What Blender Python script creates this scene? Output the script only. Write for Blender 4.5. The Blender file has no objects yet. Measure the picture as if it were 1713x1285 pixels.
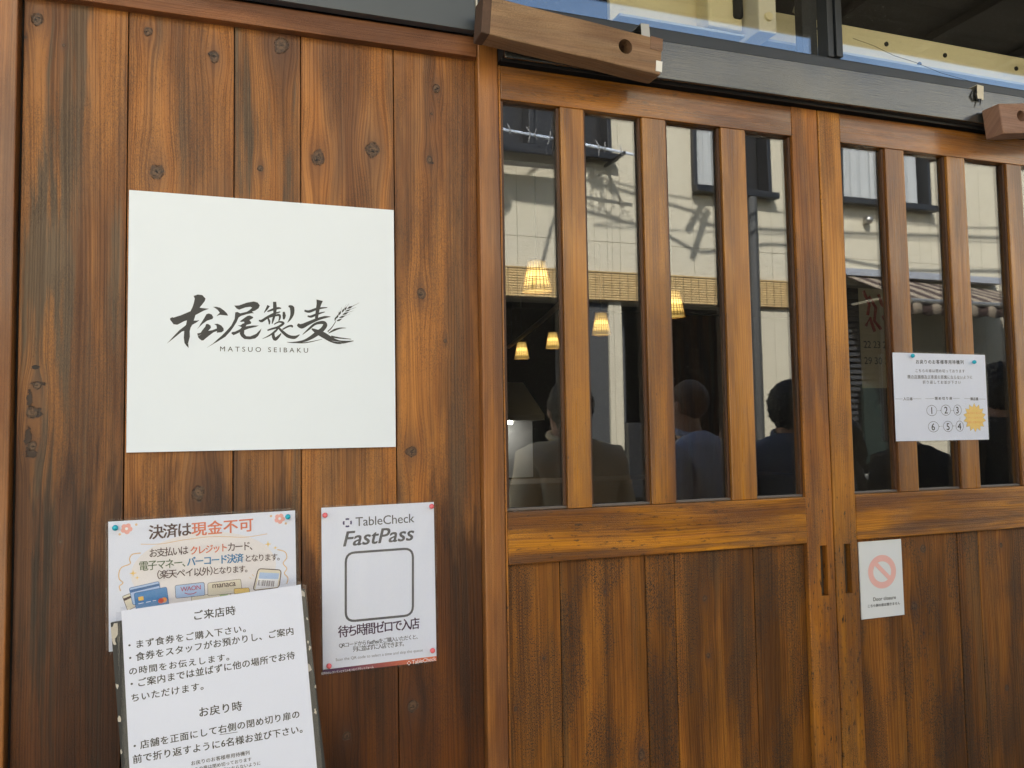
import bpy, bmesh, math, random, json
from mathutils import Vector, Matrix, noise as mnoise
from mathutils.geometry import tessellate_polygon
random.seed(7)
SC = bpy.context.scene
COL = SC.collection
R = math.radians

# ------------------------------------------------------------ camera, sky, sun
cd = bpy.data.cameras.new('camera'); cam = bpy.data.objects.new('camera', cd); COL.objects.link(cam)
fw = Vector((0.34023961, 0.9383758, 0.0607278)); rt = Vector((0.94032689, -0.33984969, -0.01695646)); up = Vector((-0.00472679, -0.06287324, 0.99801033))
cam.matrix_world = Matrix(((rt.x, up.x, -fw.x, 0), (rt.y, up.y, -fw.y, -1.545), (rt.z, up.z, -fw.z, 1.38), (0, 0, 0, 1)))
cd.sensor_width = 36; cd.lens = 36 * 1400 / 1713; cd.clip_start = .02; cd.clip_end = 400
SC.camera = cam
SUN_DIR = Vector((.45, -1, -.9)).normalized()       # travel direction of the light
w = bpy.data.worlds.new('World'); SC.world = w; w.use_nodes = True
sky = w.node_tree.nodes.new('ShaderNodeTexSky'); sky.sky_type = 'NISHITA'; sky.sun_disc = False
sky.sun_elevation = math.asin(-SUN_DIR.z); sky.sun_rotation = math.atan2(-SUN_DIR.x, -SUN_DIR.y)
w.node_tree.links.new(sky.outputs[0], w.node_tree.nodes['Background'].inputs[0])
w.node_tree.nodes['Background'].inputs[1].default_value = .15
sd = bpy.data.lights.new('sun', 'SUN'); sd.energy = 4.8; sd.angle = R(.53); sd.color = (1, .99, .975)
sun = bpy.data.objects.new('sun', sd); COL.objects.link(sun); sun.rotation_euler = SUN_DIR.to_track_quat('-Z', 'Y').to_euler(); sun.location = (-4, 9, 9)
SC.view_settings.view_transform = 'Standard'; SC.view_settings.look = 'None'; SC.view_settings.gamma = 1
SC.view_settings.use_curve_mapping = False
SC.view_settings.exposure = 1.82
SC.cycles.max_bounces = 10; SC.cycles.transparent_max_bounces = 24; SC.cycles.glossy_bounces = 6
SC.cycles.sample_clamp_indirect = 6

# ------------------------------------------------------------ node helpers
class N:
    def __init__(s, name):
        s.m = bpy.data.materials.new(name); s.m.use_nodes = True; s.t = s.m.node_tree; s.t.nodes.clear()
        s.out = s.t.nodes.new('ShaderNodeOutputMaterial')
    def n(s, t, **k):
        x = s.t.nodes.new('ShaderNode' + t)
        for a, b in k.items(): setattr(x, a, b)
        return x
    def put(s, sock, v):
        if isinstance(v, bpy.types.NodeSocket): s.t.links.new(v, sock)
        elif isinstance(v, (tuple, list)): sock.default_value = (tuple(v) + (1,))[:len(sock.default_value)]
        else: sock.default_value = v
    def f(s, op, a, b=0, c=0, clamp=False):
        x = s.n('Math', operation=op, use_clamp=clamp); s.put(x.inputs[0], a)
        if len(x.inputs) > 1: s.put(x.inputs[1], b)
        if op in ('MULTIPLY_ADD', 'SMOOTH_MIN'): s.put(x.inputs[2], c)
        return x.outputs[0]
    def xyz(s, a, b, c):
        x = s.n('CombineXYZ'); [s.put(x.inputs[i], v) for i, v in enumerate((a, b, c))]; return x.outputs[0]
    def noise(s, vec, scale=1, detail=2, rough=.5):
        x = s.n('TexNoise'); s.put(x.inputs['Vector'], vec); x.inputs['Scale'].default_value = scale
        x.inputs['Detail'].default_value = detail; x.inputs['Roughness'].default_value = rough; return x.outputs[0]
    def ramp(s, v, lo, hi, a=0., b=1.):
        x = s.n('MapRange', interpolation_type='SMOOTHSTEP'); s.put(x.inputs[0], v)
        for i, q in zip((1, 2, 3, 4), (lo, hi, a, b)): s.put(x.inputs[i], q)
        return x.outputs[0]
    def mix(s, fac, a, b, mode='MIX'):
        x = s.n('Mix', data_type='RGBA', blend_type=mode); s.put(x.inputs[0], fac); s.put(x.inputs[6], a); s.put(x.inputs[7], b); return x.outputs[2]
    def coords(s, kind='Object'):
        return s.n('TexCoord').outputs[kind]
    def sep(s, v):
        x = s.n('SeparateXYZ'); s.put(x.inputs[0], v); return x.outputs
    def bump(s, h, dist=.001, st=1.):
        x = s.n('Bump'); s.put(x.inputs['Height'], h); x.inputs['Distance'].default_value = dist; x.inputs['Strength'].default_value = st; return x.outputs[0]
    def pbsdf(s, **k):
        x = s.n('BsdfPrincipled')
        for a, b in k.items(): s.put(x.inputs[a.replace('_', ' ')], b)
        s.t.links.new(x.outputs[0], s.out.inputs[0]); return x

def plain(name, c, rough=.5, metal=0, var=.12, scale=30, bump=0, spec=.5, emis=None, est=0, dist=.001):
    g = N(name); v = g.coords(); n1 = g.noise(v, scale, 4, .6); n2 = g.noise(v, scale * .13, 3)
    k = g.f('MULTIPLY_ADD', g.f('ADD', n1, n2), var, 1 - var)
    col = g.mix(1., c, g.xyz(k, k, k), 'MULTIPLY')
    kw = dict(Base_Color=col, Roughness=g.f('MULTIPLY_ADD', n2, .15, rough - .07), Metallic=metal, Specular_IOR_Level=spec)
    if bump: kw['Normal'] = g.bump(n1, dist, bump)
    if emis: kw['Emission_Color'] = emis; kw['Emission_Strength'] = est
    g.pbsdf(**kw); return g.m

def wood(name, horiz=False, seed=0., cA=(.36, .15, .05), cB=(.19, .082, .033), cG=(.13, .10, .072), knots=(), stains=(), rough=.42, speck=.4, grey=.5, lines=1., spec=.5, coat=0., big=1., wear=0., grime=None, cracks=()):
    g = N(name); c = g.sep(g.coords())
    u = g.f('MULTIPLY_ADD', c[1], .8, c[2] if horiz else c[0]); v = c[0] if horiz else c[2]
    off = None; kms = []; halo = None
    for ku, kv, r in knots:
        dx = g.f('SUBTRACT', u, ku); dz = g.f('SUBTRACT', v, kv)
        a = g.f('MULTIPLY', dx, 1 / (2.1 * r)); b = g.f('MULTIPLY', dz, 1 / (4.6 * r))
        e = g.f('EXPONENT', g.f('MULTIPLY', g.f('ADD', g.f('MULTIPLY', a, a), g.f('MULTIPLY', b, b)), -1))
        d = g.f('MULTIPLY', dx, g.f('MULTIPLY', e, .72)); off = d if off is None else g.f('ADD', off, d)
        a2 = g.f('MULTIPLY', dx, 1 / r); b2 = g.f('MULTIPLY', dz, 1 / (1.2 * r))
        rr = g.f('SQRT', g.f('ADD', g.f('MULTIPLY', a2, a2), g.f('MULTIPLY', b2, b2))); kms.append((rr, r))
        h2 = g.f('EXPONENT', g.f('MULTIPLY', g.f('ADD', g.f('MULTIPLY', g.f('MULTIPLY', a2, a2), .35), g.f('MULTIPLY', g.f('MULTIPLY', b2, b2), .12)), -1))
        halo = h2 if halo is None else g.f('ADD', halo, h2)
    uw = g.f('SUBTRACT', u, off) if off else u
    sd_ = seed * 3.7
    n0 = g.noise(g.xyz(g.f('MULTIPLY', uw, 7), g.f('MULTIPLY', v, 1.3), sd_), 1, 2)
    uw = g.f('MULTIPLY_ADD', n0, .022, uw)
    gl = g.noise(g.xyz(g.f('MULTIPLY', uw, 240), g.f('MULTIPLY', v, 1.4), sd_), 1, 3, .65)
    nl = g.noise(g.xyz(g.f('MULTIPLY', uw, 60), g.f('MULTIPLY', v, .8), sd_ + 9), 1, 1)
    sn = g.f('SINE', g.f('MULTIPLY_ADD', nl, 26, g.f('MULTIPLY', uw, 1250)))
    ln = g.ramp(g.f('MULTIPLY_ADD', sn, .11, gl), .42, .66)
    fib = g.noise(g.xyz(g.f('MULTIPLY', uw, 1100), g.f('MULTIPLY', v, 22), sd_), 1, 2, .6)
    pa = g.ramp(g.noise(g.xyz(g.f('MULTIPLY', uw, 13 * big), g.f('MULTIPLY', v, 1.5 * big), sd_ + 20), 1, 4, .6), .36, .64)
    pb = g.ramp(g.noise(g.xyz(g.f('MULTIPLY', uw, 48), g.f('MULTIPLY', v, 3.2), sd_ + 40), 1, 3, .6), .38, .66)
    pg = g.ramp(g.noise(g.xyz(g.f('MULTIPLY', uw, 17 * big), g.f('MULTIPLY', v, 1.1 * big), sd_ + 60), 1, 5, .65), .5, .63, 0, grey)
    col = g.mix(pa, cA, cB)
    cl = g.mix(1., col, (.80, .70, .62), 'MULTIPLY'); col = g.mix(g.f('MULTIPLY', pb, .6), col, cl)
    for su, sv, ru, rv, am in stains:
        a = g.f('MULTIPLY', g.f('SUBTRACT', u, su), 1 / ru); b = g.f('MULTIPLY', g.f('SUBTRACT', v, sv), 1 / rv)
        e = g.f('EXPONENT', g.f('MULTIPLY', g.f('ADD', g.f('MULTIPLY', a, a), g.f('MULTIPLY', b, b)), -1))
        e = g.f('MULTIPLY', e, g.f('MULTIPLY_ADD', pb, .7, .5)); pg = g.f('MULTIPLY_ADD', e, am, pg)
    col = g.mix(g.ramp(pg, 0, 1), col, cG)
    dk = g.f('MULTIPLY', ln, .42 * lines); dk = g.f('MULTIPLY_ADD', g.ramp(fib, .45, .7), .16, dk)
    col = g.mix(dk, col, g.mix(1., col, (.34, .27, .22), 'MULTIPLY'))
    # pores and black speckles
    sp = g.noise(g.xyz(g.f('MULTIPLY', u, 950), g.f('MULTIPLY', v, 330), sd_), 1, 2, .6)
    spm = g.ramp(g.noise(g.xyz(g.f('MULTIPLY', u, 16), g.f('MULTIPLY', v, 5), sd_ + 80), 1, 3), .38, .6)
    spd = g.ramp(g.f('MULTIPLY_ADD', spm, .14, sp), .60, .72)
    col = g.mix(g.f('MULTIPLY', spd, speck), col, (.028, .02, .014))
    if wear:
        wn = g.noise(g.xyz(g.f('MULTIPLY', u, 160), g.f('MULTIPLY', v, 34), sd_ + 3), 1, 5, .75)
        wm = g.ramp(v, 2.1, .9, -.10, .07)
        col = g.mix(g.f('MULTIPLY', g.ramp(g.f('ADD', wn, wm), .64, .70), wear), col, (.02, .014, .01))
    if grime:
        gn = g.noise(g.xyz(g.f('MULTIPLY', uw, 22), g.f('MULTIPLY', v, 2.2), sd_ + 31), 1, 5, .65)
        gm = g.f('ADD', gn, g.ramp(v, grime[0], grime[1], .24, -.30))
        col = g.mix(g.f('MULTIPLY', g.ramp(gm, .40, .62), grime[2]), col, g.mix(1., col, (.22, .155, .12), 'MULTIPLY'))
    h = g.f('MULTIPLY_ADD', ln, -.5, g.f('MULTIPLY', spd, -.6))
    for ku, kv, ru, rv in cracks:
        a = g.f('MULTIPLY', g.f('SUBTRACT', u, ku), 1 / ru); b = g.f('MULTIPLY', g.f('SUBTRACT', v, kv), 1 / rv)
        e = g.f('EXPONENT', g.f('MULTIPLY', g.f('ADD', g.f('MULTIPLY', a, a), g.f('MULTIPLY', b, b)), -1))
        kn = g.noise(g.xyz(g.f('MULTIPLY', u, 170), g.f('MULTIPLY', v, 170), sd_ + ku * 50), 1, 3, .6)
        m = g.ramp(g.f('MULTIPLY_ADD', kn, 1.5, e), 1.26, 1.36); halo2 = g.f('MULTIPLY', g.ramp(g.f('MULTIPLY_ADD', kn, .8, e), .55, 1.1), .55)
        col = g.mix(halo2, col, (.06, .04, .03)); col = g.mix(m, col, (.006, .004, .003)); h = g.f('MULTIPLY_ADD', m, -3, h)
    ks = []
    if kms:
        wob = g.noise(g.xyz(g.f('MULTIPLY', u, 190), g.f('MULTIPLY', v, 170), sd_), 1, 3, .6); wob2 = g.noise(g.xyz(g.f('MULTIPLY', u, 70), g.f('MULTIPLY', v, 45), sd_ + 5), 1, 1)
        col = g.mix(g.f('MULTIPLY', halo, .5, clamp=True), col, (.07, .032, .02))
        for rr, r in kms:
            r2 = g.f('ADD', g.f('MULTIPLY_ADD', wob, .5, rr), g.f('MULTIPLY', wob2, 1.0))
            m = g.ramp(r2, 1.35, 1.75, .85, 0)
            ring = g.ramp(g.f('MULTIPLY_ADD', g.f('SINE', g.f('MULTIPLY', r2, 13)), .12, wob), .35, .65)
            kc = g.mix(ring, (.05, .03, .02), (.13, .075, .042))
            col = g.mix(m, col, kc)
            edge = g.f('MULTIPLY', g.f('MULTIPLY', g.ramp(r2, 1.42, 1.52), g.ramp(r2, 1.56, 1.7, 1, 0)), g.ramp(wob, .42, .6))
            col = g.mix(g.f('MULTIPLY', edge, .85), col, (.012, .008, .006))
            crack = g.f('MULTIPLY', g.ramp(g.noise(g.xyz(g.f('MULTIPLY', u, 130), g.f('MULTIPLY', v, 330), sd_ + r * 900), 1, 2), .57, .62), g.ramp(r2, 1.0, 1.35, 1, 0))
            col = g.mix(crack, col, (.006, .004, .003)); h = g.f('MULTIPLY_ADD', g.f('ADD', edge, crack), -2.5, h)
    ro = g.f('MULTIPLY_ADD', pb, .12, g.f('MULTIPLY_ADD', ln, .1, rough - .05))
    g.pbsdf(Base_Color=col, Roughness=ro, Specular_IOR_Level=spec, Coat_Weight=coat, Coat_Roughness=.16, Normal=g.bump(h, .0005, .7))
    return g.m

def schlick(g, f0):
    ge = g.n('NewGeometry'); d = g.n('VectorMath', operation='DOT_PRODUCT'); g.put(d.inputs[0], ge.outputs['Normal']); g.put(d.inputs[1], ge.outputs['Incoming'])
    c = g.f('SUBTRACT', 1, g.f('ABSOLUTE', d.outputs['Value'])); return g.f('MULTIPLY_ADD', g.f('POWER', c, 5), 1 - f0, f0)
def glassmat(name, ior, tint=(1, 1, 1), dirt=.015):
    g = N(name); tr = g.n('BsdfTransparent'); g.put(tr.inputs[0], tint)
    gl = g.n('BsdfGlossy'); gl.inputs['Roughness'].default_value = 0.0
    fr = schlick(g, ior)
    v = g.coords(); wv = g.noise(v, 1.6, 1); g.put(gl.inputs['Normal'], g.bump(wv, .0006, 1.))
    mx = g.n('MixShader'); g.put(mx.inputs[0], fr); g.put(mx.inputs[1], tr.outputs[0]); g.put(mx.inputs[2], gl.outputs[0])
    if dirt:
        df = g.n('BsdfDiffuse'); g.put(df.inputs[0], (.7, .68, .62))
        c = g.sep(v)
        d = g.f('MULTIPLY', g.ramp(g.noise(v, 480, 1), .70, .76), .35)
        sm = g.f('MULTIPLY', g.ramp(g.noise(v, 26, 6, .8), .60, .76), g.ramp(g.noise(v, 5, 1), .5, .65, 0, .10))
        m2 = g.n('MixShader'); g.put(m2.inputs[0], g.f('ADD', g.f('ADD', d, sm), dirt)); g.put(m2.inputs[1], mx.outputs[0]); g.put(m2.inputs[2], df.outputs[0]); mx = m2
    g.t.links.new(mx.outputs[0], g.out.inputs[0]); return g.m

def filmmat(name='laminating film', amp=.006):
    g = N(name); tr = g.n('BsdfTransparent'); g.put(tr.inputs[0], (.97, .97, .98))
    gl = g.n('BsdfGlossy'); gl.inputs['Roughness'].default_value = .10
    v = g.coords(); c = g.sep(v)
    n = g.noise(g.xyz(g.f('MULTIPLY', c[0], 30), c[1], g.f('MULTIPLY', c[2], 12)), 1, 4, .6); n2 = g.noise(v, 140, 3, .6)
    g.put(gl.inputs['Normal'], g.bump(g.f('MULTIPLY_ADD', n2, .12, n), amp, 1.))
    fr = schlick(g, .04)
    mx = g.n('MixShader'); g.put(mx.inputs[0], g.f('MULTIPLY', fr, .5)); g.put(mx.inputs[1], tr.outputs[0]); g.put(mx.inputs[2], gl.outputs[0])
    g.t.links.new(mx.outputs[0], g.out.inputs[0]); return g.m

# ------------------------------------------------------------ object helpers
def link(o, parent=None):
    COL.objects.link(o)
    if parent is not None:
        o.parent = parent; o.matrix_parent_inverse = Matrix.Translation(-world_loc(parent))
    return o
def world_loc(o):
    v = Vector((0, 0, 0))
    if o.get('base'): v = Vector(o['base'])
    return v
def thing(name, label, cat, loc=(0, 0, 0), group=None):
    o = bpy.data.objects.new(name, None); o.location = loc; o['base'] = tuple(loc); o.empty_display_size = .05; COL.objects.link(o)
    o['label'] = label; o['category'] = cat
    if group: o['group'] = group
    return o
def tag(o, label, cat, group=None):
    o['label'] = label; o['category'] = cat
    if group: o['group'] = group
    return o
def struct(o): o['kind'] = 'structure'; return o
def stuff(o): o['kind'] = 'stuff'; return o
def finish(bm, name, mat, parent=None, smooth=False, centre=False):
    me = bpy.data.meshes.new(name)
    if smooth:
        for f in bm.faces: f.smooth = True
    bm.to_mesh(me); bm.free()
    o = bpy.data.objects.new(name, me)
    if mat is not None: me.materials.append(mat)
    if centre:
        c = sum((Vector(b) for b in o.bound_box), Vector()) / 8; me.transform(Matrix.Translation(-c)); o.location = c
    return link(o, parent)
def box(bm, x0, x1, y0, y1, z0, z1, bev=0, M=None):
    r = bmesh.ops.create_cube(bm, size=1)
    vs = r['verts']
    for v in vs: v.co = Vector(((x0 + x1) / 2 + v.co.x * (x1 - x0), (y0 + y1) / 2 + v.co.y * (y1 - y0), (z0 + z1) / 2 + v.co.z * (z1 - z0)))
    if bev:
        es = {e for v in vs for e in v.link_edges}
        r2 = bmesh.ops.bevel(bm, geom=list(es), offset=bev, segments=2, profile=.5, affect='EDGES'); vs = r2['verts']
        vs = list({v for f in r2['faces'] for v in f.verts} | {v for v in vs})
    if M is not None:
        for v in vs: v.co = M @ v.co
    return vs
def bx(name, mat, parent, x0, x1, y0, y1, z0, z1, bev=0, M=None, **k):
    bm = bmesh.new(); box(bm, x0, x1, y0, y1, z0, z1, bev, None)
    if M is not None: bm.transform(M)
    return finish(bm, name, mat, parent, **k)
def tube(bm, pts, r, seg=8, caps=True):
    pts = [Vector(p) for p in pts]; rings = []
    for i, p in enumerate(pts):
        t = (pts[min(i + 1, len(pts) - 1)] - pts[max(i - 1, 0)]).normalized()
        a = t.orthogonal().normalized() if not rings else (prev - t * prev.dot(t)).normalized()
        prev = a; b = t.cross(a); rr = r[i] if isinstance(r, (list, tuple)) else r
        rings.append([bm.verts.new(p + (a * math.cos(k * 2 * math.pi / seg) + b * math.sin(k * 2 * math.pi / seg)) * rr) for k in range(seg)])
    for A, B in zip(rings, rings[1:]):
        for k in range(seg): bm.faces.new((A[k], A[(k + 1) % seg], B[(k + 1) % seg], B[k]))
    if caps: bm.faces.new(rings[0][::-1]); bm.faces.new(rings[-1])
def lathe(bm, prof, seg=20, c=(0, 0, 0)):
    rings = [[bm.verts.new((c[0] + r * math.cos(k * 2 * math.pi / seg), c[1] + r * math.sin(k * 2 * math.pi / seg), c[2] + z)) for k in range(seg)] for r, z in prof]
    for A, B in zip(rings, rings[1:]):
        for k in range(seg): bm.faces.new((A[k], A[(k + 1) % seg], B[(k + 1) % seg], B[k]))
    return rings
def boolean_cut(o, cutter_bm):
    me = bpy.data.meshes.new('cut'); cutter_bm.to_mesh(me); cutter_bm.free(); c = bpy.data.objects.new('cut', me); COL.objects.link(c)
    m = o.modifiers.new('b', 'BOOLEAN'); m.operation = 'DIFFERENCE'; m.object = c; m.solver = 'EXACT'
    bpy.context.view_layer.update(); dg = bpy.context.evaluated_depsgraph_get()
    new = bpy.data.meshes.new_from_object(o.evaluated_get(dg)); o.modifiers.clear(); o.data = new; bpy.data.objects.remove(c)
def copy_tree(o, loc=None, parent=None):
    c = o.copy(); COL.objects.link(c)
    if parent is not None: c.parent = parent
    if loc is not None: c.location = loc; c['base'] = tuple(loc)
    for ch in o.children: copy_tree(ch, None, c)
    return c
def child(o, parent):    # child given in the parent's local space
    o.parent = parent; o.matrix_parent_inverse = Matrix(); return o

# ------------------------------------------------------------ materials
KN = [(-0.261, 2.096, 0.0105), (-0.278, 2.063, 0.0025), (-0.22, 2.057, 0.003), (-0.252, 1.475, 0.007), (-0.258, 1.43, 0.011), (-0.257, 1.376, 0.008), (-0.071, 1.852, 0.014), (0.023, 2.071, 0.011), (-0.088, 2.102, 0.009), (-0.001, 1.288, 0.014), (0.139, 2.11, 0.016), (0.103, 1.873, 0.006), (0.206, 1.904, 0.0145), (0.308, 1.929, 0.0155), (0.435, 2.065, 0.008), (0.425, 2.013, 0.0042), (0.42, 1.921, 0.008), (0.4, 1.655, 0.010), (0.379, 1.352, 0.012), (0.376, 0.878, 0.011), (0.447, 1.565, 0.004), (-0.213, 1.217, 0.003), (0.254, 0.84, 0.008)]
KD = [(0.57, 0.851, 0.005), (1.001, 1.027, 0.007), (1.006, 0.906, 0.006), (0.842, 0.724, 0.011), (1.572, 0.964, 0.010), (1.596, 0.898, 0.004), (1.606, 1.095, 0.009), (1.855, 1.087, 0.006), (1.85, 0.742, 0.008), (1.726, 0.77, 0.005), (0.631, 0.941, 0.004), (0.768, 1.058, 0.004)]
ST = [(-.25, 1.62, .035, .30, .9), (-.262, 1.2, .05, .30, .5), (-.17, 1.88, .03, .12, .35), (.075, 1.92, .022, .22, .95), (.06, 1.2, .03, .2, .6), (-.03, 1.95, .02, .2, .4), (.475, 1.85, .018, .30, .7), (.46, 1.45, .02, .3, .6), (.3, 1.32, .03, .1, .5), (.47, 1.1, .02, .4, .7)]
CRK = [(-.250, 1.478, .014, .004), (-.262, 1.452, .005, .020), (-.249, 1.430, .008, .010), (-.263, 1.388, .006, .022), (-.258, 1.362, .010, .008), (-.254, 1.505, .008, .004), (-.261, 2.096, .010, .007), (-.068, 1.853, .009, .005), (.020, 2.075, .010, .006), (.205, 1.902, .009, .007), (.308, 1.927, .013, .0025), (.425, 1.915, .004, .003), (.40, 1.655, .006, .003), (.38, 1.352, .008, .005), (.10, 1.873, .004, .004)]
def mk_plank(i, x0, x1, dark=False):
    kn = [k for k in (KD if dark else KN) if x0 - .002 <= k[0] <= x1 + .002]
    st = [] if dark else [s[:4] + (s[4] * .6,) for s in ST if x0 - .01 <= s[0] <= x1 + .01]
    rnd = random.Random(i * 7 + 3)
    if dark:
        t = rnd.uniform(.8, 1.15)
        return wood('weathered door board %d' % i, seed=30 + i, cA=(0.34 * t, 0.1293 * t, 0.01736 * t), cB=(0.1404 * t, 0.05318 * t, 0.008758 * t), cG=(.12, .074, .034), knots=kn, rough=.5, speck=1., grey=.45, lines=1.3, spec=.32)
    t = (.92, 1.0, .85, 1.12, 1.1)[i % 5]
    return wood('stained cedar board %d' % i, seed=i + 1, cA=(0.44 * t, 0.1708 * t, 0.02916 * t), cB=(0.1677 * t, 0.061 * t, 0.01236 * t), cG=(.120, .072, .036), knots=kn, stains=st, spec=.42, lines=1.15, cracks=[q for q in CRK if x0 < q[0] < x1], rough=.37, speck=.4, grey=(.8, .45, .9, .35, .35)[i % 5], grime=(.95, (1.9, 1.65, 1.65, 1.5, 1.55)[i % 5], .9))
RED = dict(cA=(0.3808, 0.1453, 0.02951), cB=(0.1747, 0.061, 0.01352))
m_post = wood('red brown varnished post', seed=70, **RED, cG=(.09, .05, .035), rough=.36, speck=.2, grey=.35, lines=.6, coat=.4)
m_railL = wood('red brown varnished rail', horiz=True, seed=71, cA=(0.31, 0.1191, 0.03819), cB=(0.156, 0.0563, 0.01855), cG=(.09, .05, .04), rough=.4, speck=.2, grey=.4, lines=.6)
m_drail = wood('varnished door rail', horiz=True, seed=72, cA=(0.4032, 0.1548, 0.01736), cB=(0.166, 0.05897, 0.008372), cG=(.08, .045, .03), rough=.27, speck=.2, grey=.35, lines=.8, wear=.5, coat=.7)
m_mrail = wood('orange worn mid rail', horiz=True, seed=73, cA=(0.6048, 0.2422, 0.01389), cB=(0.2184, 0.07625, 0.00644), cG=(.12, .055, .025), rough=.33, speck=.3, grey=.6, lines=1.1, wear=.7, big=1.3)
def m_bar(i): return wood('varnished lattice bar %d' % i, seed=80 + i * 2.3, cA=(0.4704, 0.195, 0.02256), cB=(0.1922, 0.06913, 0.00966), cG=(.12, .055, .03), rough=.32, speck=.25, grey=.35, lines=.7, wear=.6, coat=.55)
m_stile = wood('worn ochre stile', seed=90, cA=(0.4928, 0.1852, 0.01944), cB=(0.2097, 0.07169, 0.009272), cG=(.11, .065, .035), rough=.4, speck=.6, grey=.5, lines=.9, wear=1.)
m_stile2 = wood('worn ochre stile pale', seed=93, cA=(0.56, 0.2314, 0.02361), cB=(0.2621, 0.09615, 0.01082), cG=(.13, .075, .035), rough=.4, speck=.6, grey=.5, lines=.9, wear=1.)
m_recess = plain('dark recess wood', (.06, .045, .03), .6, var=.3, scale=120)  # dark brown back of the finger pulls
m_noren = wood('old grey brown timber', horiz=True, seed=60, cA=(.36, 0.23, 0.1288), cB=(.25, 0.1495, 0.08736), cG=(.12, .08, .06), rough=.5, speck=.35, grey=.5, lines=.25, big=1.5, spec=.3)
m_noren2 = wood('old red brown timber', horiz=True, seed=64, cA=(.36, 0.207, 0.14), cB=(.26, 0.1437, 0.1008), cG=(.10, .06, .05), rough=.5, speck=.3, grey=.5, lines=.4, spec=.3)
m_endgrain = plain('rotten end grain', (.09, .05, .032), .8, var=.5, scale=160, bump=1)
m_dark = plain('dark gap', (.012, .010, .009), .8)
g = N('black painted beam'); v = g.coords(); c = g.sep(v)
sc = g.noise(g.xyz(g.f('MULTIPLY', c[0], 10), c[1], g.f('MULTIPLY', c[2], 420)), 1, 4, .6); bl = g.noise(v, 700, 1)
chip = g.ramp(g.noise(v, 95, 3, .7), .76, .79)
g.pbsdf(Base_Color=g.mix(chip, g.mix(g.f('MULTIPLY', g.noise(v, 14, 4), .7), (.022, .024, .024), (.045, .046, .040)), (.5, .48, .44)), Roughness=g.f('MULTIPLY_ADD', sc, .10, .16), Specular_IOR_Level=.9, Coat_Weight=.6, Coat_Roughness=.12, Normal=g.bump(g.f('ADD', g.f('MULTIPLY', sc, .06), g.f('MULTIPLY', g.noise(g.xyz(g.f('MULTIPLY', c[0], 7), 0, g.f('MULTIPLY', c[2], 4)), 1, 1), 1.)), .006, 1.)); m_beam = g.m
m_plate = plain('blue grey sheet metal', (.05, .062, .075), .35, var=.2, scale=20, spec=.7)
m_frame = plain('anodised dark window frame', (.022, .026, .032), .33, metal=.3, var=.2, scale=40, spec=.7)
m_bead = plain('grey glazing bead', (.13, .11, .10), .4, var=.2, scale=60)
m_barshade = wood('dark brown side shade', seed=99, cA=(0.11, 0.03933, 0.009722), cB=(0.0546, 0.01877, 0.005152), cG=(.05, .03, .02), rough=.4, grey=.3, speck=.3)  # dark tone standing in for shaded bar sides and their reflection
m_glass = glassmat('door glass', .125, (.95, .96, .95), .004)
m_glassT = glassmat('transom glass', .13, (.98, .99, .985), .004)
m_cream = plain('cream enamelled steel', (.84, .73, .44), .45, var=.08, scale=60)
m_creamw = plain('cream white plastic', (.84, .78, .62), .4, var=.08)
m_steel = plain('dull steel', (.42, .40, .36), .35, metal=.8, var=.2)
m_white = plain('white painted board', (.74, .80, .87), .35, var=.025, scale=8)
m_edge = plain('white board edge', (.6, .6, .6), .5)
m_ink = plain('soft black ink', (.045, .045, .045), .6, var=.1, scale=300)
m_inkk = plain('black print', (.012, .011, .013), .6)
m_paper = plain('white paper', (.76, .80, .91), .6, var=.03, scale=10)
m_film = filmmat()
m_film3 = filmmat('smooth film', .001); m_film2 = filmmat('creased film', .008)
def ink(name, c): return plain(name, c, .6, var=.05, scale=200)
I = dict(brown=ink('brown print', (.075, .035, .035)), coral=ink('coral print', (.68, .18, .09)), green=ink('green print', (.09, .14, .07)), blue=ink('blue print', (.03, .20, .42)), purple=ink('purple print', (.055, .02, .06)), grey=ink('grey print', (.22, .22, .25)), tan=ink('tan print', (.72, .50, .28)), pink=ink('pink print', (.85, .42, .36)), crim=ink('crimson print', (.45, .06, .14)), navy=ink('navy print', (.05, .15, .36)), sky=ink('light blue print', (.42, .56, .80)), yel=ink('yellow print', (.85, .58, .14)), red=ink('red print', (.7, .10, .05)), org=ink('orange print', (.85, .35, .10)), cblue=ink('card blue print', (.07, .24, .52)), cream=ink('cream print', (.74, .68, .54)), lgreen=ink('leaf green print', (.35, .50, .22)), palep=ink('pale pink print', (.82, .47, .43)), fgrey=ink('frame grey print', (.10, .10, .11)), white=ink('white print', (.85, .85, .88)), dpur=ink('dark purple logo print', (.06, .05, .16)), sun=ink('sunburst yellow print', (.88, .60, .16)))
m_chipboard = plain('matt black board', (.016, .017, .018), .5, var=.2, scale=50)
m_rawchip = plain('raw chipped board', (.55, .50, .42), .8, var=.3, scale=300)
m_skin = plain('skin', (.42, .23, .15), .5, var=.06, scale=40)
m_hair = plain('black hair', (.012, .010, .009), .45, var=.3, scale=150, bump=1, dist=.004)
m_hairb = plain('cropped brown hair', (.06, .03, .018), .6, var=.3, scale=200, bump=.6, dist=.002)
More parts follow.
